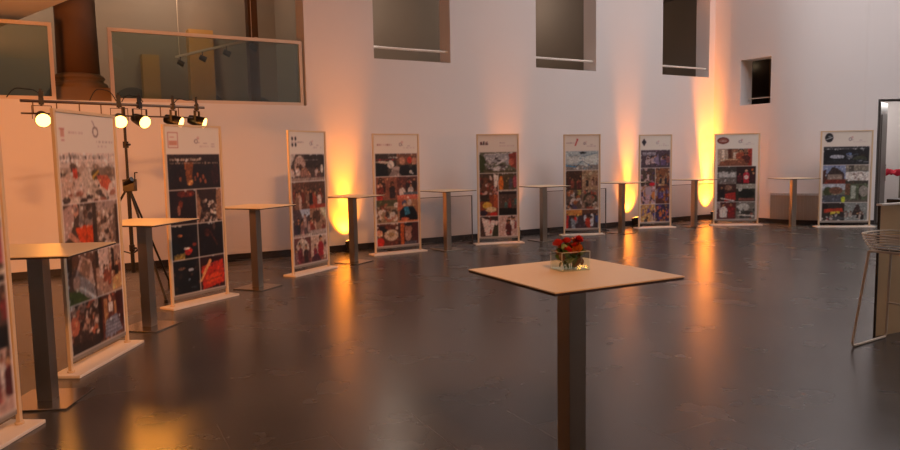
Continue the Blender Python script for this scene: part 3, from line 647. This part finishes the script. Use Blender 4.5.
def photos_purple(P, c):
    top, r2, r3, r4 = c
    pal = ['#6c5878', '#3f3448', '#a48c94', '#8a5a58', '#4a4058', '#c0a8a8']
    P.view(*top); P.bg('#5a4852'); P.crowd(12, pal, (.2, .5), (.35, .5)); P.r(.05, .1, .5, .3, '#a39aa4', .6); P.p([(.4, .6), (.6, .2), (.64, .9)], '#8c7c94'); P.text(.05, .5, .14, .2, '#c9c0c8', .8); P.grain(.14)
    for i, (cell, pp) in enumerate([(r2[0], ['#9c7c8c', '#b04038', '#54405a', '#c8a8a4', '#5c4a40']), (r2[1], ['#a08060', '#6a4a5c', '#c09c80', '#3e303c', '#8c5a3c']), (r3[0], ['#b08058', '#4a3a50', '#8c5448', '#c49ca0']), (r3[1], ['#b8743c', '#5c4a78', '#9c8890', '#6c3c34']), (r4[0], ['#c0a088', '#5a4c8c', '#8c7488', '#382c40', '#cc9a60']), (r4[1], ['#c8743c', '#6c4c8a', '#a0743c', '#403050'])]):
        P.view(*cell); P.bg(pp[-1]); P.blobs(30, pp, (0, 0, 1, 1), (.04, .13)); P.crowd(5, pp, (.1, .5), (.4, .6)); P.grain(.12)
    P.view(*r2[0]); P.e(.8, .9, .2, .1, '#d01c34'); P.view(*r3[0]); P.r(.35, .05, .75, .45, '#b9a0a4'); P.e(.9, .5, .15, .2, '#d08a4c')

def photos_brown_hall(P, c):
    top, r2, r3, r4 = c
    P.view(*top); P.bg('#8c6854'); P.p([(0, 0), (.35, 0), (.3, .6), (0, 1)], '#b49c8c'); P.r(.12, .05, .2, .5, '#e0d0c0'); P.r(.3, .0, .4, .55, '#6a3f30'); P.r(.88, 0, .99, 1, '#9a3a2c'); P.r(.45, .2, .6, .6, '#c2a894'); P.person(.68, .05, .8, '#a0543c'); P.person(.82, .25, .6, '#5e2c24'); P.p([(.1, .7), (.75, .6), (.85, 1), (0, 1)], '#8c5a44'); P.l((.1, .62), (.6, .62), .015, '#c8a080'); P.grain(.1)
    P.view(*r2[0]); P.bg('#8a8480'); P.r(0, 0, 1, .3, '#4e4844'); P.r(.1, .35, .95, .62, '#c2bcb8'); P.r(.0, .65, 1, 1, '#7c706a'); P.blobs(8, ['#55504c', '#a8a19c'], (0, .3, 1, .9), (.04, .1)); P.grain(.1)
    P.view(*r2[1]); P.bg('#3a2020'); P.person(.5, .15, .85, '#b8283a', '#d0a890'); P.person(.15, .35, .6, '#6a2a34'); P.person(.85, .3, .6, '#4a2228'); P.e(.8, .2, .05, .06, '#c05a28'); P.e(.5, .62, .12, .12, '#dcc0b8'); P.grain(.12)
    P.view(*r3[0]); P.bg('#4a2a24'); P.person(.25, .1, .8, '#1e1a20'); P.p([(.45, .55), (.95, .45), (1, .9), (.4, 1)], '#b03830'); P.e(.6, .2, .2, .15, '#8c6a58'); P.l((.2, .8), (.9, .95), .03, '#d8ccc4'); P.grain(.1)
    P.view(*r3[1]); P.bg('#3e3a30'); P.r(0, 0, 1, .25, '#a49c90'); P.e(.5, .55, .42, .25, '#20221c'); P.r(.1, .8, .95, .95, '#8d5c50'); P.e(.2, .3, .1, .12, '#c2b8ac'); P.grain(.12)
    P.view(*r4[0]); P.bg('#6a3430'); P.r(.15, .35, .55, .9, '#d8c6be'); P.person(.35, .1, .8, '#e0d0c8'); P.person(.75, .05, .9, '#8c2c2c'); P.r(0, 0, .2, .4, '#b09a94'); P.grain(.1)
    P.view(*r4[1]); P.bg('#7c766e'); P.e(.4, .3, .3, .22, '#b9b4ac'); P.p([(.1, .5), (.9, .55), (.9, .9), (.2, .95)], '#403c38'); P.l((.1, .75), (.9, .8), .04, '#c8c0b6'); P.blobs(10, ['#a06a5c', '#d6d0c8', '#3a3430'], (0, .3, 1, 1), (.04, .1)); P.grain(.12)

def photos_town(P, c):
    top, r2, r3, r4 = c
    P.view(*top); P.bg('#26272c'); P.r(0, 0, 1, .1, '#3a3a40'); P.e(.3, .55, .16, .1, '#a9abb4'); P.e(.56, .45, .06, .12, '#6a7ca0'); P.e(.8, .7, .15, .18, '#4c5040'); P.p([(.1, .75), (.9, .7), (1, 1), (0, 1)], '#33353a'); P.blobs(10, ['#5e6470', '#84868e', '#41352e'], (.1, .35, .95, .9), (.03, .07)); P.text(.04, .95, .08, .16, '#d9d8da', .85); P.grain(.15)
    P.view(*r2[0]); P.bg('#8a94b0'); P.p([(.15, .55), (.4, .1), (.6, .12), (.95, .45), (.95, .8), (.1, .8)], '#4a3c3a'); P.r(.2, .5, .85, .75, '#9a8a80'); P.r(0, .76, 1, 1, '#7c3a2e'); P.p([(0, .3), (.15, .2), (.12, .9), (0, 1)], '#5b3a2c'); P.grain(.08)
    P.view(*r2[1]); P.bg('#7d7a74'); P.r(0, 0, 1, .3, '#8c8478'); P.r(.15, .0, .35, .35, '#55504a'); P.e(.5, .6, 1, .25, '#d6d0ca'); P.blobs(20, ['#b8aca8', '#e6e0da', '#8c746a'], (0, .4, 1, .8), (.04, .09)); P.r(0, .84, 1, 1, '#4a443e'); P.grain(.1)
    P.view(*r3[0]); P.bg('#7c8070'); P.r(0, 0, 1, .3, '#b0b4bc'); P.e(.25, .4, .2, .25, '#4a5034'); P.e(.6, .35, .3, .2, '#7a5848'); P.p([(0, .62), (1, .58), (1, 1), (0, 1)], '#5a5c66'); P.e(.93, .85, .1, .16, '#b8c440'); P.grain(.08)
    P.view(*r3[1]); P.bg('#5c6450'); P.r(.25, .1, .45, .8, '#a4a89c'); P.r(.6, .1, .68, .9, '#3a3026'); P.e(.8, .4, .2, .3, '#9a948c'); P.r(0, .0, .2, .6, '#8a4034', .5); P.r(0, .85, 1, 1, '#6c665c'); P.grain(.12)
    P.view(*r4[0]); P.bg('#3a302c'); P.p([(.1, .35), (.9, .3), (.95, .5), (.1, .55)], '#b0442c'); P.p([(.4, .5), (.8, .48), (.8, .6), (.4, .62)], '#cfc050'); P.e(.15, .2, .15, .14, '#1c1412'); P.e(.6, .86, .4, .1, '#55585c'); P.blobs(14, ['#c8c0bc', '#6a4c40', '#7c2c28'], (0, .5, 1, 1), (.03, .08)); P.grain(.1)
    P.view(*r4[1]); P.bg('#8f9492'); P.p([(.3, .7), (.5, .1), (.62, .1), (.78, .7)], '#4a3c3a'); P.crowd(8, ['#2e2422', '#b0a49c', '#7c5850', '#1e1a1c'], (.45, .6), (.3, .4)); P.grain(.12)

def logo1(P): P.r(.05, .42, .13, .44, '#b04a3c'); P.r(.06, .44, .12, .64, '#c07a68', .7); P.r(.07, .7, .12, .74, '#b04a3c'); P.text(.18, .42, .48, .53, '#a08478', .7); P.l((.60, .14), (.66, .36), .008, '#9a8078'); P.ring(.65, .46, .045, .009, '#84706a'); P.text(.66, .96, .70, .75, '#7d6a64', .8); P.text(.68, .84, .84, .88, '#a08c84', .6)
def logo2(P):
    for a in ((.04, .2, .22, .24), (.04, .78, .22, .82), (.04, .2, .052, .8), (.208, .2, .22, .8)): P.r(*a, '#b0583e')
    P.r(.08, .38, .16, .42, '#c07a60'); P.r(.06, .54, .2, .72, '#c98468', .8); header_right(P, .5)
def logo3(P):
    for x in (.08, .17):
        for y in (.32, .62): P.e(x, y, .028, .09, '#33262a')
    P.text(.06, .4, .45, .52, '#7c6c68', .8); header_right(P, .55)
def logo4(P): P.text(.05, .42, .5, .6, '#9a5a48', .95); header_right(P, .55)
def logo5(P): P.r(.05, .42, .1, .62, '#6a2024'); P.r(.12, .38, .16, .62, '#3a2024'); P.r(.18, .42, .21, .62, '#6a2024'); P.r(.22, .38, .24, .62, '#3a2024'); P.text(.05, .25, .5, .6, '#40242a', .9); P.text(.55, .68, .46, .5, '#9a908e', .7); P.text(.55, .92, .64, .72, '#a89c98', .6)
def logo6(P): P.text(.04, .28, .44, .54, '#7a6c6c', .8); P.l((.3, .7), (.36, .3), .02, '#c0443c'); P.e(.36, .28, .025, .08, '#c0443c'); header_right(P, .52)
def logo7(P): P.p([(.12, .2), (.2, .48), (.12, .8), (.04, .48)], '#2e2630'); P.ring(.12, .48, .05, .012, '#46404c'); header_right(P, .5, '#b0a4a6')
def logo8(P): P.e(.17, .45, .14, .26, '#7c3a30'); P.e(.17, .45, .11, .17, '#a0685c'); P.text(.09, .25, .4, .52, '#e6d6cc', .9); header_right(P, .52)
def logo9(P): P.e(.14, .42, .085, .34, '#2a2a2e'); P.l((.08, .55), (.2, .4), .015, '#d0d0d2'); P.e(.15, .33, .03, .06, '#8a8c92'); header_right(P, .52)

H = 2.135
def banner(name_seed, L_, R_, photos, logo, label, res=.01, inset=.0, topw=1.):
    L_, R_ = Vector((*L_, 0)), Vector((*R_, 0)); d = R_-L_; w = d.length
    t = thing('exhibition_banner', label, 'exhibition banner', (L_+R_)/2, math.atan2(d.y, d.x), 'exhibition photo banners')
    bm = bmesh.new(); box(bm, (0, 0, .0125), (w+.17, .24, .025)); obj('base_plate', bm, M['plate'], t, bevel=.004)
    for sx in (-1, 1):
        bm = bmesh.new(); box(bm, (sx*w/2, 0, (H+.025)/2), (.030, .028, H-.025)); cyl(bm, (sx*w/2, 0, .025), (sx*w/2, 0, .04), .03); obj('post', bm, M['frame'], t, bevel=.003)
    bm = bmesh.new(); box(bm, (0, 0, H-.012), (w-.036, .026, .024)); obj('top_rail', bm, M['frame'], t)
    pw = w-.04; z1, z0 = H-.026, .10; ph = z1-z0
    P = Print(pw, ph, res, name_seed); g = .007
    P.view(0, 0, pw, .30); logo(P)
    y0 = .322; rh = (ph-y0-.035)/4; m_ = .015+inset
    P.view(0, 0, pw, ph); 
    cells = []
    for r_ in range(4):
        a, b = y0+r_*rh, y0+(r_+1)*rh-g
        if r_ == 0: cells.append((m_, a, (pw-m_)*topw, b))
        else: cells.append(((m_, a, pw/2-g/2, b), (pw/2+g/2, a, pw-m_, b)))
    photos(P, cells)
    P.view(0, ph-.035, pw, ph); P.bg('#8f867e')
    P.build('poster', t, -pw/2, z1, -.003)
    return t
banner(0, (-2.86, 3.62), (-2.82, 4.42), photos_market, logo5, 'banner cut off by the left picture edge, nearest to the camera', .012)
banner(1, (-3.08, 5.53), (-3.05, 6.46), photos_pale_crowd, logo1, 'tall banner with pale crowd photo, orange cloth and dotted dress, behind the first bar table', .0075)
banner(2, (-3.25, 8.06), (-2.84, 8.79), photos_dark_stage, logo2, 'banner of very dark stage photos with a bright red picture at lower right', .0075)
banner(3, (-2.32, 10.22), (-1.92, 10.95), photos_street, logo3, 'banner with a four-dot logo, left of the strong orange wall glow')
banner(4, (-1.32, 12.30), (-.55, 12.78), photos_workshop, logo4, 'banner showing a man in blue shirt and dark jacket, right of the strong glow')
banner(5, (.55, 13.55), (1.35, 13.72), photos_market, logo5, 'banner with a dark red block logo and an orange glow on the floor below')
banner(6, (2.43, 14.85), (3.20, 14.93), photos_blue_map, logo6, 'banner whose top photo shows a pale blue map, behind the flowers')
banner(7, (4.33, 16.0), (5.10, 16.15), photos_purple, logo7, 'banner of purple and orange crowd photos with a dark diamond logo')
banner(8, (6.20, 16.42), (7.18, 16.30), photos_brown_hall, logo8, 'banner with a brown oval logo and smaller top photo, at the room corner', .01, .025, .9)
banner(9, (8.24, 15.60), (9.30, 15.48), photos_town, logo9, 'rightmost banner with a black round logo and town photos, near the doorway', .01, .02)

for a_ in [(-4.98, -3.28, -.55, 'low glass panel behind the dark stage photo banner'), (-1.67, .15, -.62, 'low glass panel behind the bar table beside the man-in-blue banner'),
           (2.10, 3.80, -.50, 'low glass panel behind the pale blue map banner'), (5.55, 7.45, -.60, 'low glass panel nearest the room corner')]: glass_panel(*a_)

# ------------------------------------------------------------------ uplights on the floor
ORANGE = (1., .26, .012)
def spot(name, loc, tgt, power, size, col, blend=.6, rad=.05, parent=None):
    l = bpy.data.lights.new(name, 'SPOT'); l.energy = power; l.spot_size = math.radians(size); l.spot_blend = blend; l.color = col; l.shadow_soft_size = rad
    o = bpy.data.objects.new(name, l); C.objects.link(o); o.location = loc
    o.rotation_euler = (Vector(tgt)-Vector(loc)).to_track_quat('-Z', 'Y').to_euler()
    return o
M['lens'] = mat('uplight_lens', '#ffb060', .3, emit=(1., .42, .06), es=6)
up0 = None
UPS = [(-2.30, -.28, 1000, 30, 'black floor uplight left of the man-in-blue banner, under the strongest glow'), (1.42, -.35, 480, 30, 'black floor uplight hidden behind the banner with the dark red block logo'),
       (4.95, -.30, 1300, 24, 'black floor uplight left of the purple crowd photo banner'), (7.74, -.30, 6500, 26, 'black floor uplight in the room corner')]
for s_, n_, pw_, sz_, lab in UPS:
    loc = W(s_, n_, 0)
    if up0 is None:
        up0 = thing('floor_uplight', lab, 'uplight', loc, TH, 'floor uplights at the wall')
        bm = bmesh.new(); box(bm, (0, 0, .012), (.22, .18, .024)); obj('foot', bm, M['black'], up0)
        bm = bmesh.new()
        for sx in (-1, 1): box(bm, (sx*.11, 0, .08), (.008, .03, .13))
        obj('bracket', bm, M['black'], up0)
        bm = bmesh.new(); cyl(bm, (0, -.02, .04), (0, .03, .19), .075, .095, seg=20); obj('housing', bm, M['blackm'], up0)
        bm = bmesh.new(); cyl(bm, (0, .030, .19), (0, .032, .194), .085, seg=20); obj('lens', bm, M['lens'], up0)
    else: dup(up0, loc, TH, lab)
    spot('uplight_lamp', W(s_, n_+.05, .21), W(s_, n_+.05+.30, 2.6), pw_, sz_, ORANGE, 1., .05)
    spot('uplight_lamp', W(s_, n_+.05, .21), W(s_, n_+.05+.62, 1.2), min(pw_, 2200)*.20, 74, ORANGE, 1., .03)

# ------------------------------------------------------------------ tripod lighting stand with five par cans
SX, SY = -4.05, 8.80
cb0, cb1 = Vector((-4.80, 7.98, 2.42)), Vector((-3.36, 9.78, 2.44))
cdir = (cb1-cb0).normalized(); rzc = math.atan2(cdir.y, cdir.x)
ft = (cb0+(cb1-cb0)*.51); SX, SY = ft.x, ft.y
t = thing('lighting_stand', 'black tripod lighting stand with a crossbar of orange stage lights', 'lighting stand', (SX, SY, 0), 0)
bm = bmesh.new(); cyl(bm, (0, 0, .30), (0, 0, 1.5), .024, seg=14); cyl(bm, (0, 0, 1.5), (0, 0, 2.40), .017, seg=14); obj('pole', bm, M['black'], t, smooth=False)
for k in range(3):
    a = math.radians(200+120*k); ca, sa = math.cos(a), math.sin(a)
    bm = bmesh.new(); cyl(bm, (ca*.03, sa*.03, 1.36), (ca*.80, sa*.80, .02), .014, seg=10)
    cyl(bm, (ca*.015, sa*.015, .55), (ca*.42, sa*.42, .70), .008, seg=8)
    g_ = obj('leg', bm, M['black'], t)
    bm = bmesh.new(); cyl(bm, (ca*.79, sa*.79, .0), (ca*.79, sa*.79, .045), .022); obj('rubber_foot', bm, M['blackm'], g_)
bm = bmesh.new(); cyl(bm, (0, 0, 1.33), (0, 0, 1.46), .045, seg=14); box(bm, (.02, 0, 1.42), (.14, .09, .15)); cyl(bm, (-.03, -.03, 1.44), (.09, -.09, 1.5), .03, seg=12); obj('winch', bm, M['blackm'], t)
bm = bmesh.new(); tube(bm, [(.09, -.07, 1.47), (.13, -.10, 1.47), (.14, -.11, 1.58), (.18, -.13, 1.58)], .008); obj('winch_crank', bm, M['black'], t)
for z in (1.93, .62):
    bm = bmesh.new(); cyl(bm, (0, 0, z-.04), (0, 0, z+.04), .034, seg=14); cyl(bm, (.02, -.02, z), (.075, -.05, z), .014, seg=8); obj('collar', bm, M['blackm'], t)
bm = bmesh.new(); o3 = Vector((SX, SY, 0)); cyl(bm, cb0-o3, cb1-o3, .017, seg=12); obj('crossbar', bm, M['bar'], t, smooth=False)
bm = bmesh.new(); cyl(bm, cb0-o3+Vector((0, 0, -.14)), cb1-o3+Vector((0, 0, -.14)), .010, seg=8)
for k in range(9): q_ = cb0+(cb1-cb0)*(k+.5)/9-o3; cyl(bm, q_, q_+Vector((0, 0, -.14)), .007, seg=6)
obj('lower_rail', bm, M['bar'], t)

M['parlens'] = mat('par_lens', '#ffd090', .3, emit=(1., .55, .13), es=5.5)
M['parlensy'] = mat('par_lens_side', '#ffc040', .3, emit=(1., .50, .05), es=9)
par0 = None
def make_par(label):
    t = thing('stage_light', label, 'stage light', (0, 0, 0), 0, 'stage lights on the crossbar')
    # local: lamp aims along +x, hangs below the bar at origin
    Rm = Matrix.Translation((.0, 0, -.19)) @ Matrix.Rotation(math.radians(90+18), 4, 'Y') @ Matrix.Scale(.76, 4)
    bm = bmesh.new(); lathe(bm, [(.035, -.17), (.075, -.15), (.085, -.10), (.10, .02), (.108, .12), (.112, .13)], 24, Rm); obj('can', bm, M['blackm'], t, smooth=False)
    bm = bmesh.new(); lathe(bm, [(.102, .131), (.098, .141), (.06, .152), (.02, .156)], 24, Rm); obj('lens', bm, M['parlens'], t, smooth=True)
    bm = bmesh.new()
    for sy in (-1, 1): box(bm, (0, sy*.098, -.125), (.03, .006, .15))
    box(bm, (0, 0, -.05), (.03, .202, .006)); obj('yoke', bm, M['black'], t)
    bm = bmesh.new(); cyl(bm, (0, 0, -.05), (0, 0, .0), .012); box(bm, (0, 0, .0), (.05, .05, .075)); box(bm, (.0, 0, .07), (.02, .05, .09)); cyl(bm, (-.0, 0, .10), (0, 0, .14), .014); obj('clamp', bm, M['black'], t)
    return t
PARS = [(.095, -55, 'stage light at the left end of the crossbar, shining at the viewer', 'parlens'), (.485, -60, 'stage light just left of the stand pole, glowing white-yellow', 'parlens'),
        (.60, -30, 'stage light just right of the stand pole, its black can seen from the side', 'parlens'), (.80, 2, 'stage light above the left side of the dark stage photo banner', 'parlensy'),
        (.95, 4, 'stage light at the right end of the crossbar', 'parlensy')]
for k, (f_, az, lab, ml) in enumerate(PARS):
    q = cb0+(cb1-cb0)*f_
    if par0 is None: par0 = make_par(lab); r = par0; r.location = q; r.rotation_euler = (0, 0, math.radians(az))
    else: r = dup(par0, q, math.radians(az), lab)
    a = math.radians(az); dv = Vector((math.cos(a), math.sin(a), -.32)).normalized()
    st = q+Vector((0, 0, -.19))+dv*.17
    spot('stage_lamp', st, st+dv, 30, 125, (1., .33, .035), .9, .09)
# cables looping over the crossbar
for k, (f0, f1, h_, lab) in enumerate([(-.06, .10, .12, 'thin black cable looped over the left end of the lighting crossbar'), (.33, .47, .16, 'thin black cable arched above the middle of the lighting crossbar'), (.5, .62, .10, 'thin black cable looped beside the stand pole top'), (.80, .96, .08, 'thin black cable lying over the right end of the lighting crossbar')]):
    bm = bmesh.new(); pts_ = []
    for i in range(15):
        u = i/14; pts_.append(cb0+(cb1-cb0)*(f0+(f1-f0)*u)+Vector((.01, -.01, .03+h_*math.sin(PI*u)+.02*math.sin(9*u))))
    tube(bm, pts_, .006); tag(obj('cable', bm, M['black']), lab, 'cable')

# added unseen pair of stage lights left of the frame, warming the gallery wall
q = Vector((-5.4, 5.2, 2.4))
t2 = thing('lighting_stand', 'added black tripod lighting stand outside the picture on the left', 'lighting stand', (q.x, q.y, 0))
bm = bmesh.new(); cyl(bm, (0, 0, .3), (0, 0, 2.4), .022); cyl(bm, (-.3, 0, 2.4), (.3, 0, 2.4), .02); obj('pole', bm, M['black'], t2)
for k in range(3):
    a = math.radians(30+120*k); bm = bmesh.new(); cyl(bm, (math.cos(a)*.02, math.sin(a)*.02, 1.2), (math.cos(a)*.7, math.sin(a)*.7, .01), .014); obj('leg', bm, M['black'], t2)
for k, (dx, tg) in enumerate([(-.2, (-6.5, 10.5, 2.0)), (.2, (-3.4, 12.2, 2.2))]):
    lp = q+Vector((dx, 0, 0)); az = math.atan2(tg[1]-lp.y, tg[0]-lp.x)
    dup(par0, lp, az, 'added stage light outside the picture on the left, ' + ('left' if k == 0 else 'right')+' one of the pair')
    dv = (Vector(tg)-(lp+Vector((0, 0, -.23)))).normalized()
    spot('added_wash_lamp', lp+Vector((0, 0, -.23))+dv*.22, tg, 270, 130, (1., .28, .045), .95, .1)

lp = q+Vector((0, .35, .1)); dup(par0, lp, 2.2, 'added stage light outside the picture on the left, hung alone beside the pair'); 
spot('added_wash_lamp', lp+Vector((0, 0, .15)), (-6.6, 8.8, 5.6), 500, 80, (1., .40, .12), .9, .1)  # added upward light to brighten the walkway soffit
# added unseen spotlights hung behind the viewer, warming the left banners and tables
q = Vector((2.2, -1.6, 6.4))
tr = bmesh.new(); box(tr, (q.x, q.y, q.z+.03), (1.6, .06, .06))
for dx in (-.7, .7): cyl(tr, (q.x+dx, q.y, q.z+.05), (q.x+dx, q.y, ZT), .01, seg=6)
tag(obj('added_lighting_bar', tr, M['black']), 'added black lighting bar hung from the ceiling outside the picture', 'lighting bar')
for k, (dx, tg, e_) in enumerate([(-.5, (-3.0, 6.5, 1.0), 1700), (0., (-1.6, 11.0, 1.0), 1100), (.5, (.5, 4.0, 1.0), 300)]):
    lp = q+Vector((dx, 0, 0)); dup(par0, lp, math.atan2(tg[1]-lp.y, tg[0]-lp.x), 'added ceiling stage light outside the picture, '+('aimed at the left banners', 'aimed at the far bar tables', 'aimed at the flower table')[k])
    dv = (Vector(tg)-lp).normalized(); spot('added_warm_lamp', lp+Vector((0, 0, -.24))+dv*.22, tg, e_, 60, (1., .40, .13), 1., .15)

# ------------------------------------------------------------------ bar counter and wire stool at the right
t = thing('bar_counter', 'beige-fronted bar counter with a dark edge at the right picture edge', 'bar counter', (3.87, 6.27, 0), math.radians(24))
bm = bmesh.new(); box(bm, (.9, .02, .60), (1.78, .014, 1.20)); obj('front_panel', bm, M['wood'], t)
bm = bmesh.new(); box(bm, (.004, .02, .60), (.012, .018, 1.20)); obj('panel_edge', bm, M['black'], t)
bm = bmesh.new(); box(bm, (.9, .015, 1.208), (1.82, .05, .016)); obj('top_strip', bm, M['white'], t)
bm = bmesh.new(); box(bm, (1.55, .33, .58), (1.0, .58, 1.12)); obj('cabinet', bm, M['wood'], t)
bm = bmesh.new(); box(bm, (1.55, .35, 1.17), (1.04, .6, .04)); obj('worktop', bm, M['black'], t)

ST = thing('wire_bar_stool', 'white wire bar stool with sled legs beside the beige counter', 'bar stool', (3.83, 5.90, 0), math.radians(33))
# local x along the sled, y away; left sled at y=+w
ZS = .84
wy = .23; wx = .29
bm = bmesh.new()
for sy in (-1, 1):
    pts_ = [(-wx+.10, sy*.17, ZS), (-wx, sy*wy, .04), (-wx+.02, sy*wy, .012), (wx-.02, sy*wy, .012), (wx, sy*wy, .04), (wx-.10, sy*.17, ZS)]
    tube(bm, pts_, .011, 10)
obj('sled_legs', bm, M['wire'], ST)
bm = bmesh.new()
tube(bm, [(wx-.04, -wy+.02, .33), (wx-.04, wy-.02, .33)], .009, 8); tube(bm, [(-wx+.1, -.17, ZS), (-wx+.1, .17, ZS)], .009); tube(bm, [(wx-.1, -.17, ZS), (wx-.1, .17, ZS)], .009)
obj('footrest', bm, M['wire'], ST)
bm = bmesh.new()
def sq(r, z, n=40, p=3.2):
    out = []
    for i in range(n):
        a = 2*PI*i/n; c, s2 = math.cos(a), math.sin(a); k = (abs(c)**p+abs(s2)**p)**(-1/p)
        out.append((c*k*r, s2*k*r, z))
    return out
for k in range(7):
    f_ = k/6; tube(bm, sq(.20+.065*math.sin(f_*PI/2), ZS+.01+.135*f_), .0055 if k < 6 else .008, 6, True)
for i in range(14):
    a = 2*PI*i/14; c, s2 = math.cos(a), math.sin(a); kk = (abs(c)**3.2+abs(s2)**3.2)**(-1/3.2)
    tube(bm, [(c*kk*(.20+.065*math.sin(f_*PI/2)), s2*kk*(.20+.065*math.sin(f_*PI/2)), ZS+.01+.135*f_) for f_ in (0, .35, .7, 1)], .0028, 5)
for i in range(-7, 8): tube(bm, [(i*.024, -.18, ZS+.008), (i*.024, .18, ZS+.008)], .003, 5)
obj('wire_seat', bm, M['wire'], ST)
bm = bmesh.new(); prism(bm, [(x, y) for x, y, z in sq(.175, 0, 32)], ZS+.012, ZS+.03); obj('seat_pad', bm, M['black'], ST)

# ------------------------------------------------------------------ lights
w = bpy.data.worlds.new('dusk'); SC.world = w; w.use_nodes = True
bgn = w.node_tree.nodes['Background']; bgn.inputs['Color'].default_value = (1.0, .915, .91, 1); bgn.inputs['Strength'].default_value = 2.75
# added unseen fill lights for the upper corridor, point lights for foyer and niche
def lamp(name, loc, e_, col, r=.12):
    l = bpy.data.lights.new(name, 'POINT'); l.energy = e_; l.color = col; l.shadow_soft_size = r
    o = bpy.data.objects.new(name, l); C.objects.link(o); o.location = loc
for s_, e_, c_ in ((-7.5, 75, (1, .72, .48)), (-4.6, 75, (1, .76, .56)), (0, 48, (1, .8, .64)), (3.4, 30, (1, .84, .72)), (6.6, 16, (1, .72, .52))):
    lamp('corridor_fill', W(s_, 2.9, 5.75), e_, c_)
lamp('foyer_lamp', (12.2, 18.2, 3.0), 60, (1, .93, .88))
lamp('niche_lamp', (8.2, 17.9, 3.9), 1.0, (1, .7, .4), .04)

# ------------------------------------------------------------------ camera
cd = bpy.data.cameras.new('camera'); cam = bpy.data.objects.new('camera', cd); C.objects.link(cam); SC.camera = cam
cd.sensor_width = 36; cd.sensor_fit = 'HORIZONTAL'; cd.lens = 701.4738/900*36; cd.clip_start = .05
R = Matrix(((0.9998439638037414, 0.01766488169285911, 0), (-0.0016951461372268638, 0.09594639027538188, -0.9953850594984323), (-0.017583359314879334, 0.9952297433999355, 0.09596136372156476)))
cam.matrix_world = Matrix.Translation((0, 0, 1.7)) @ R.to_4x4()

vs_ = SC.view_settings; vs_.view_transform = 'Standard'; vs_.look = 'None'; vs_.gamma = 1; vs_.use_curve_mapping = False; vs_.exposure = 0
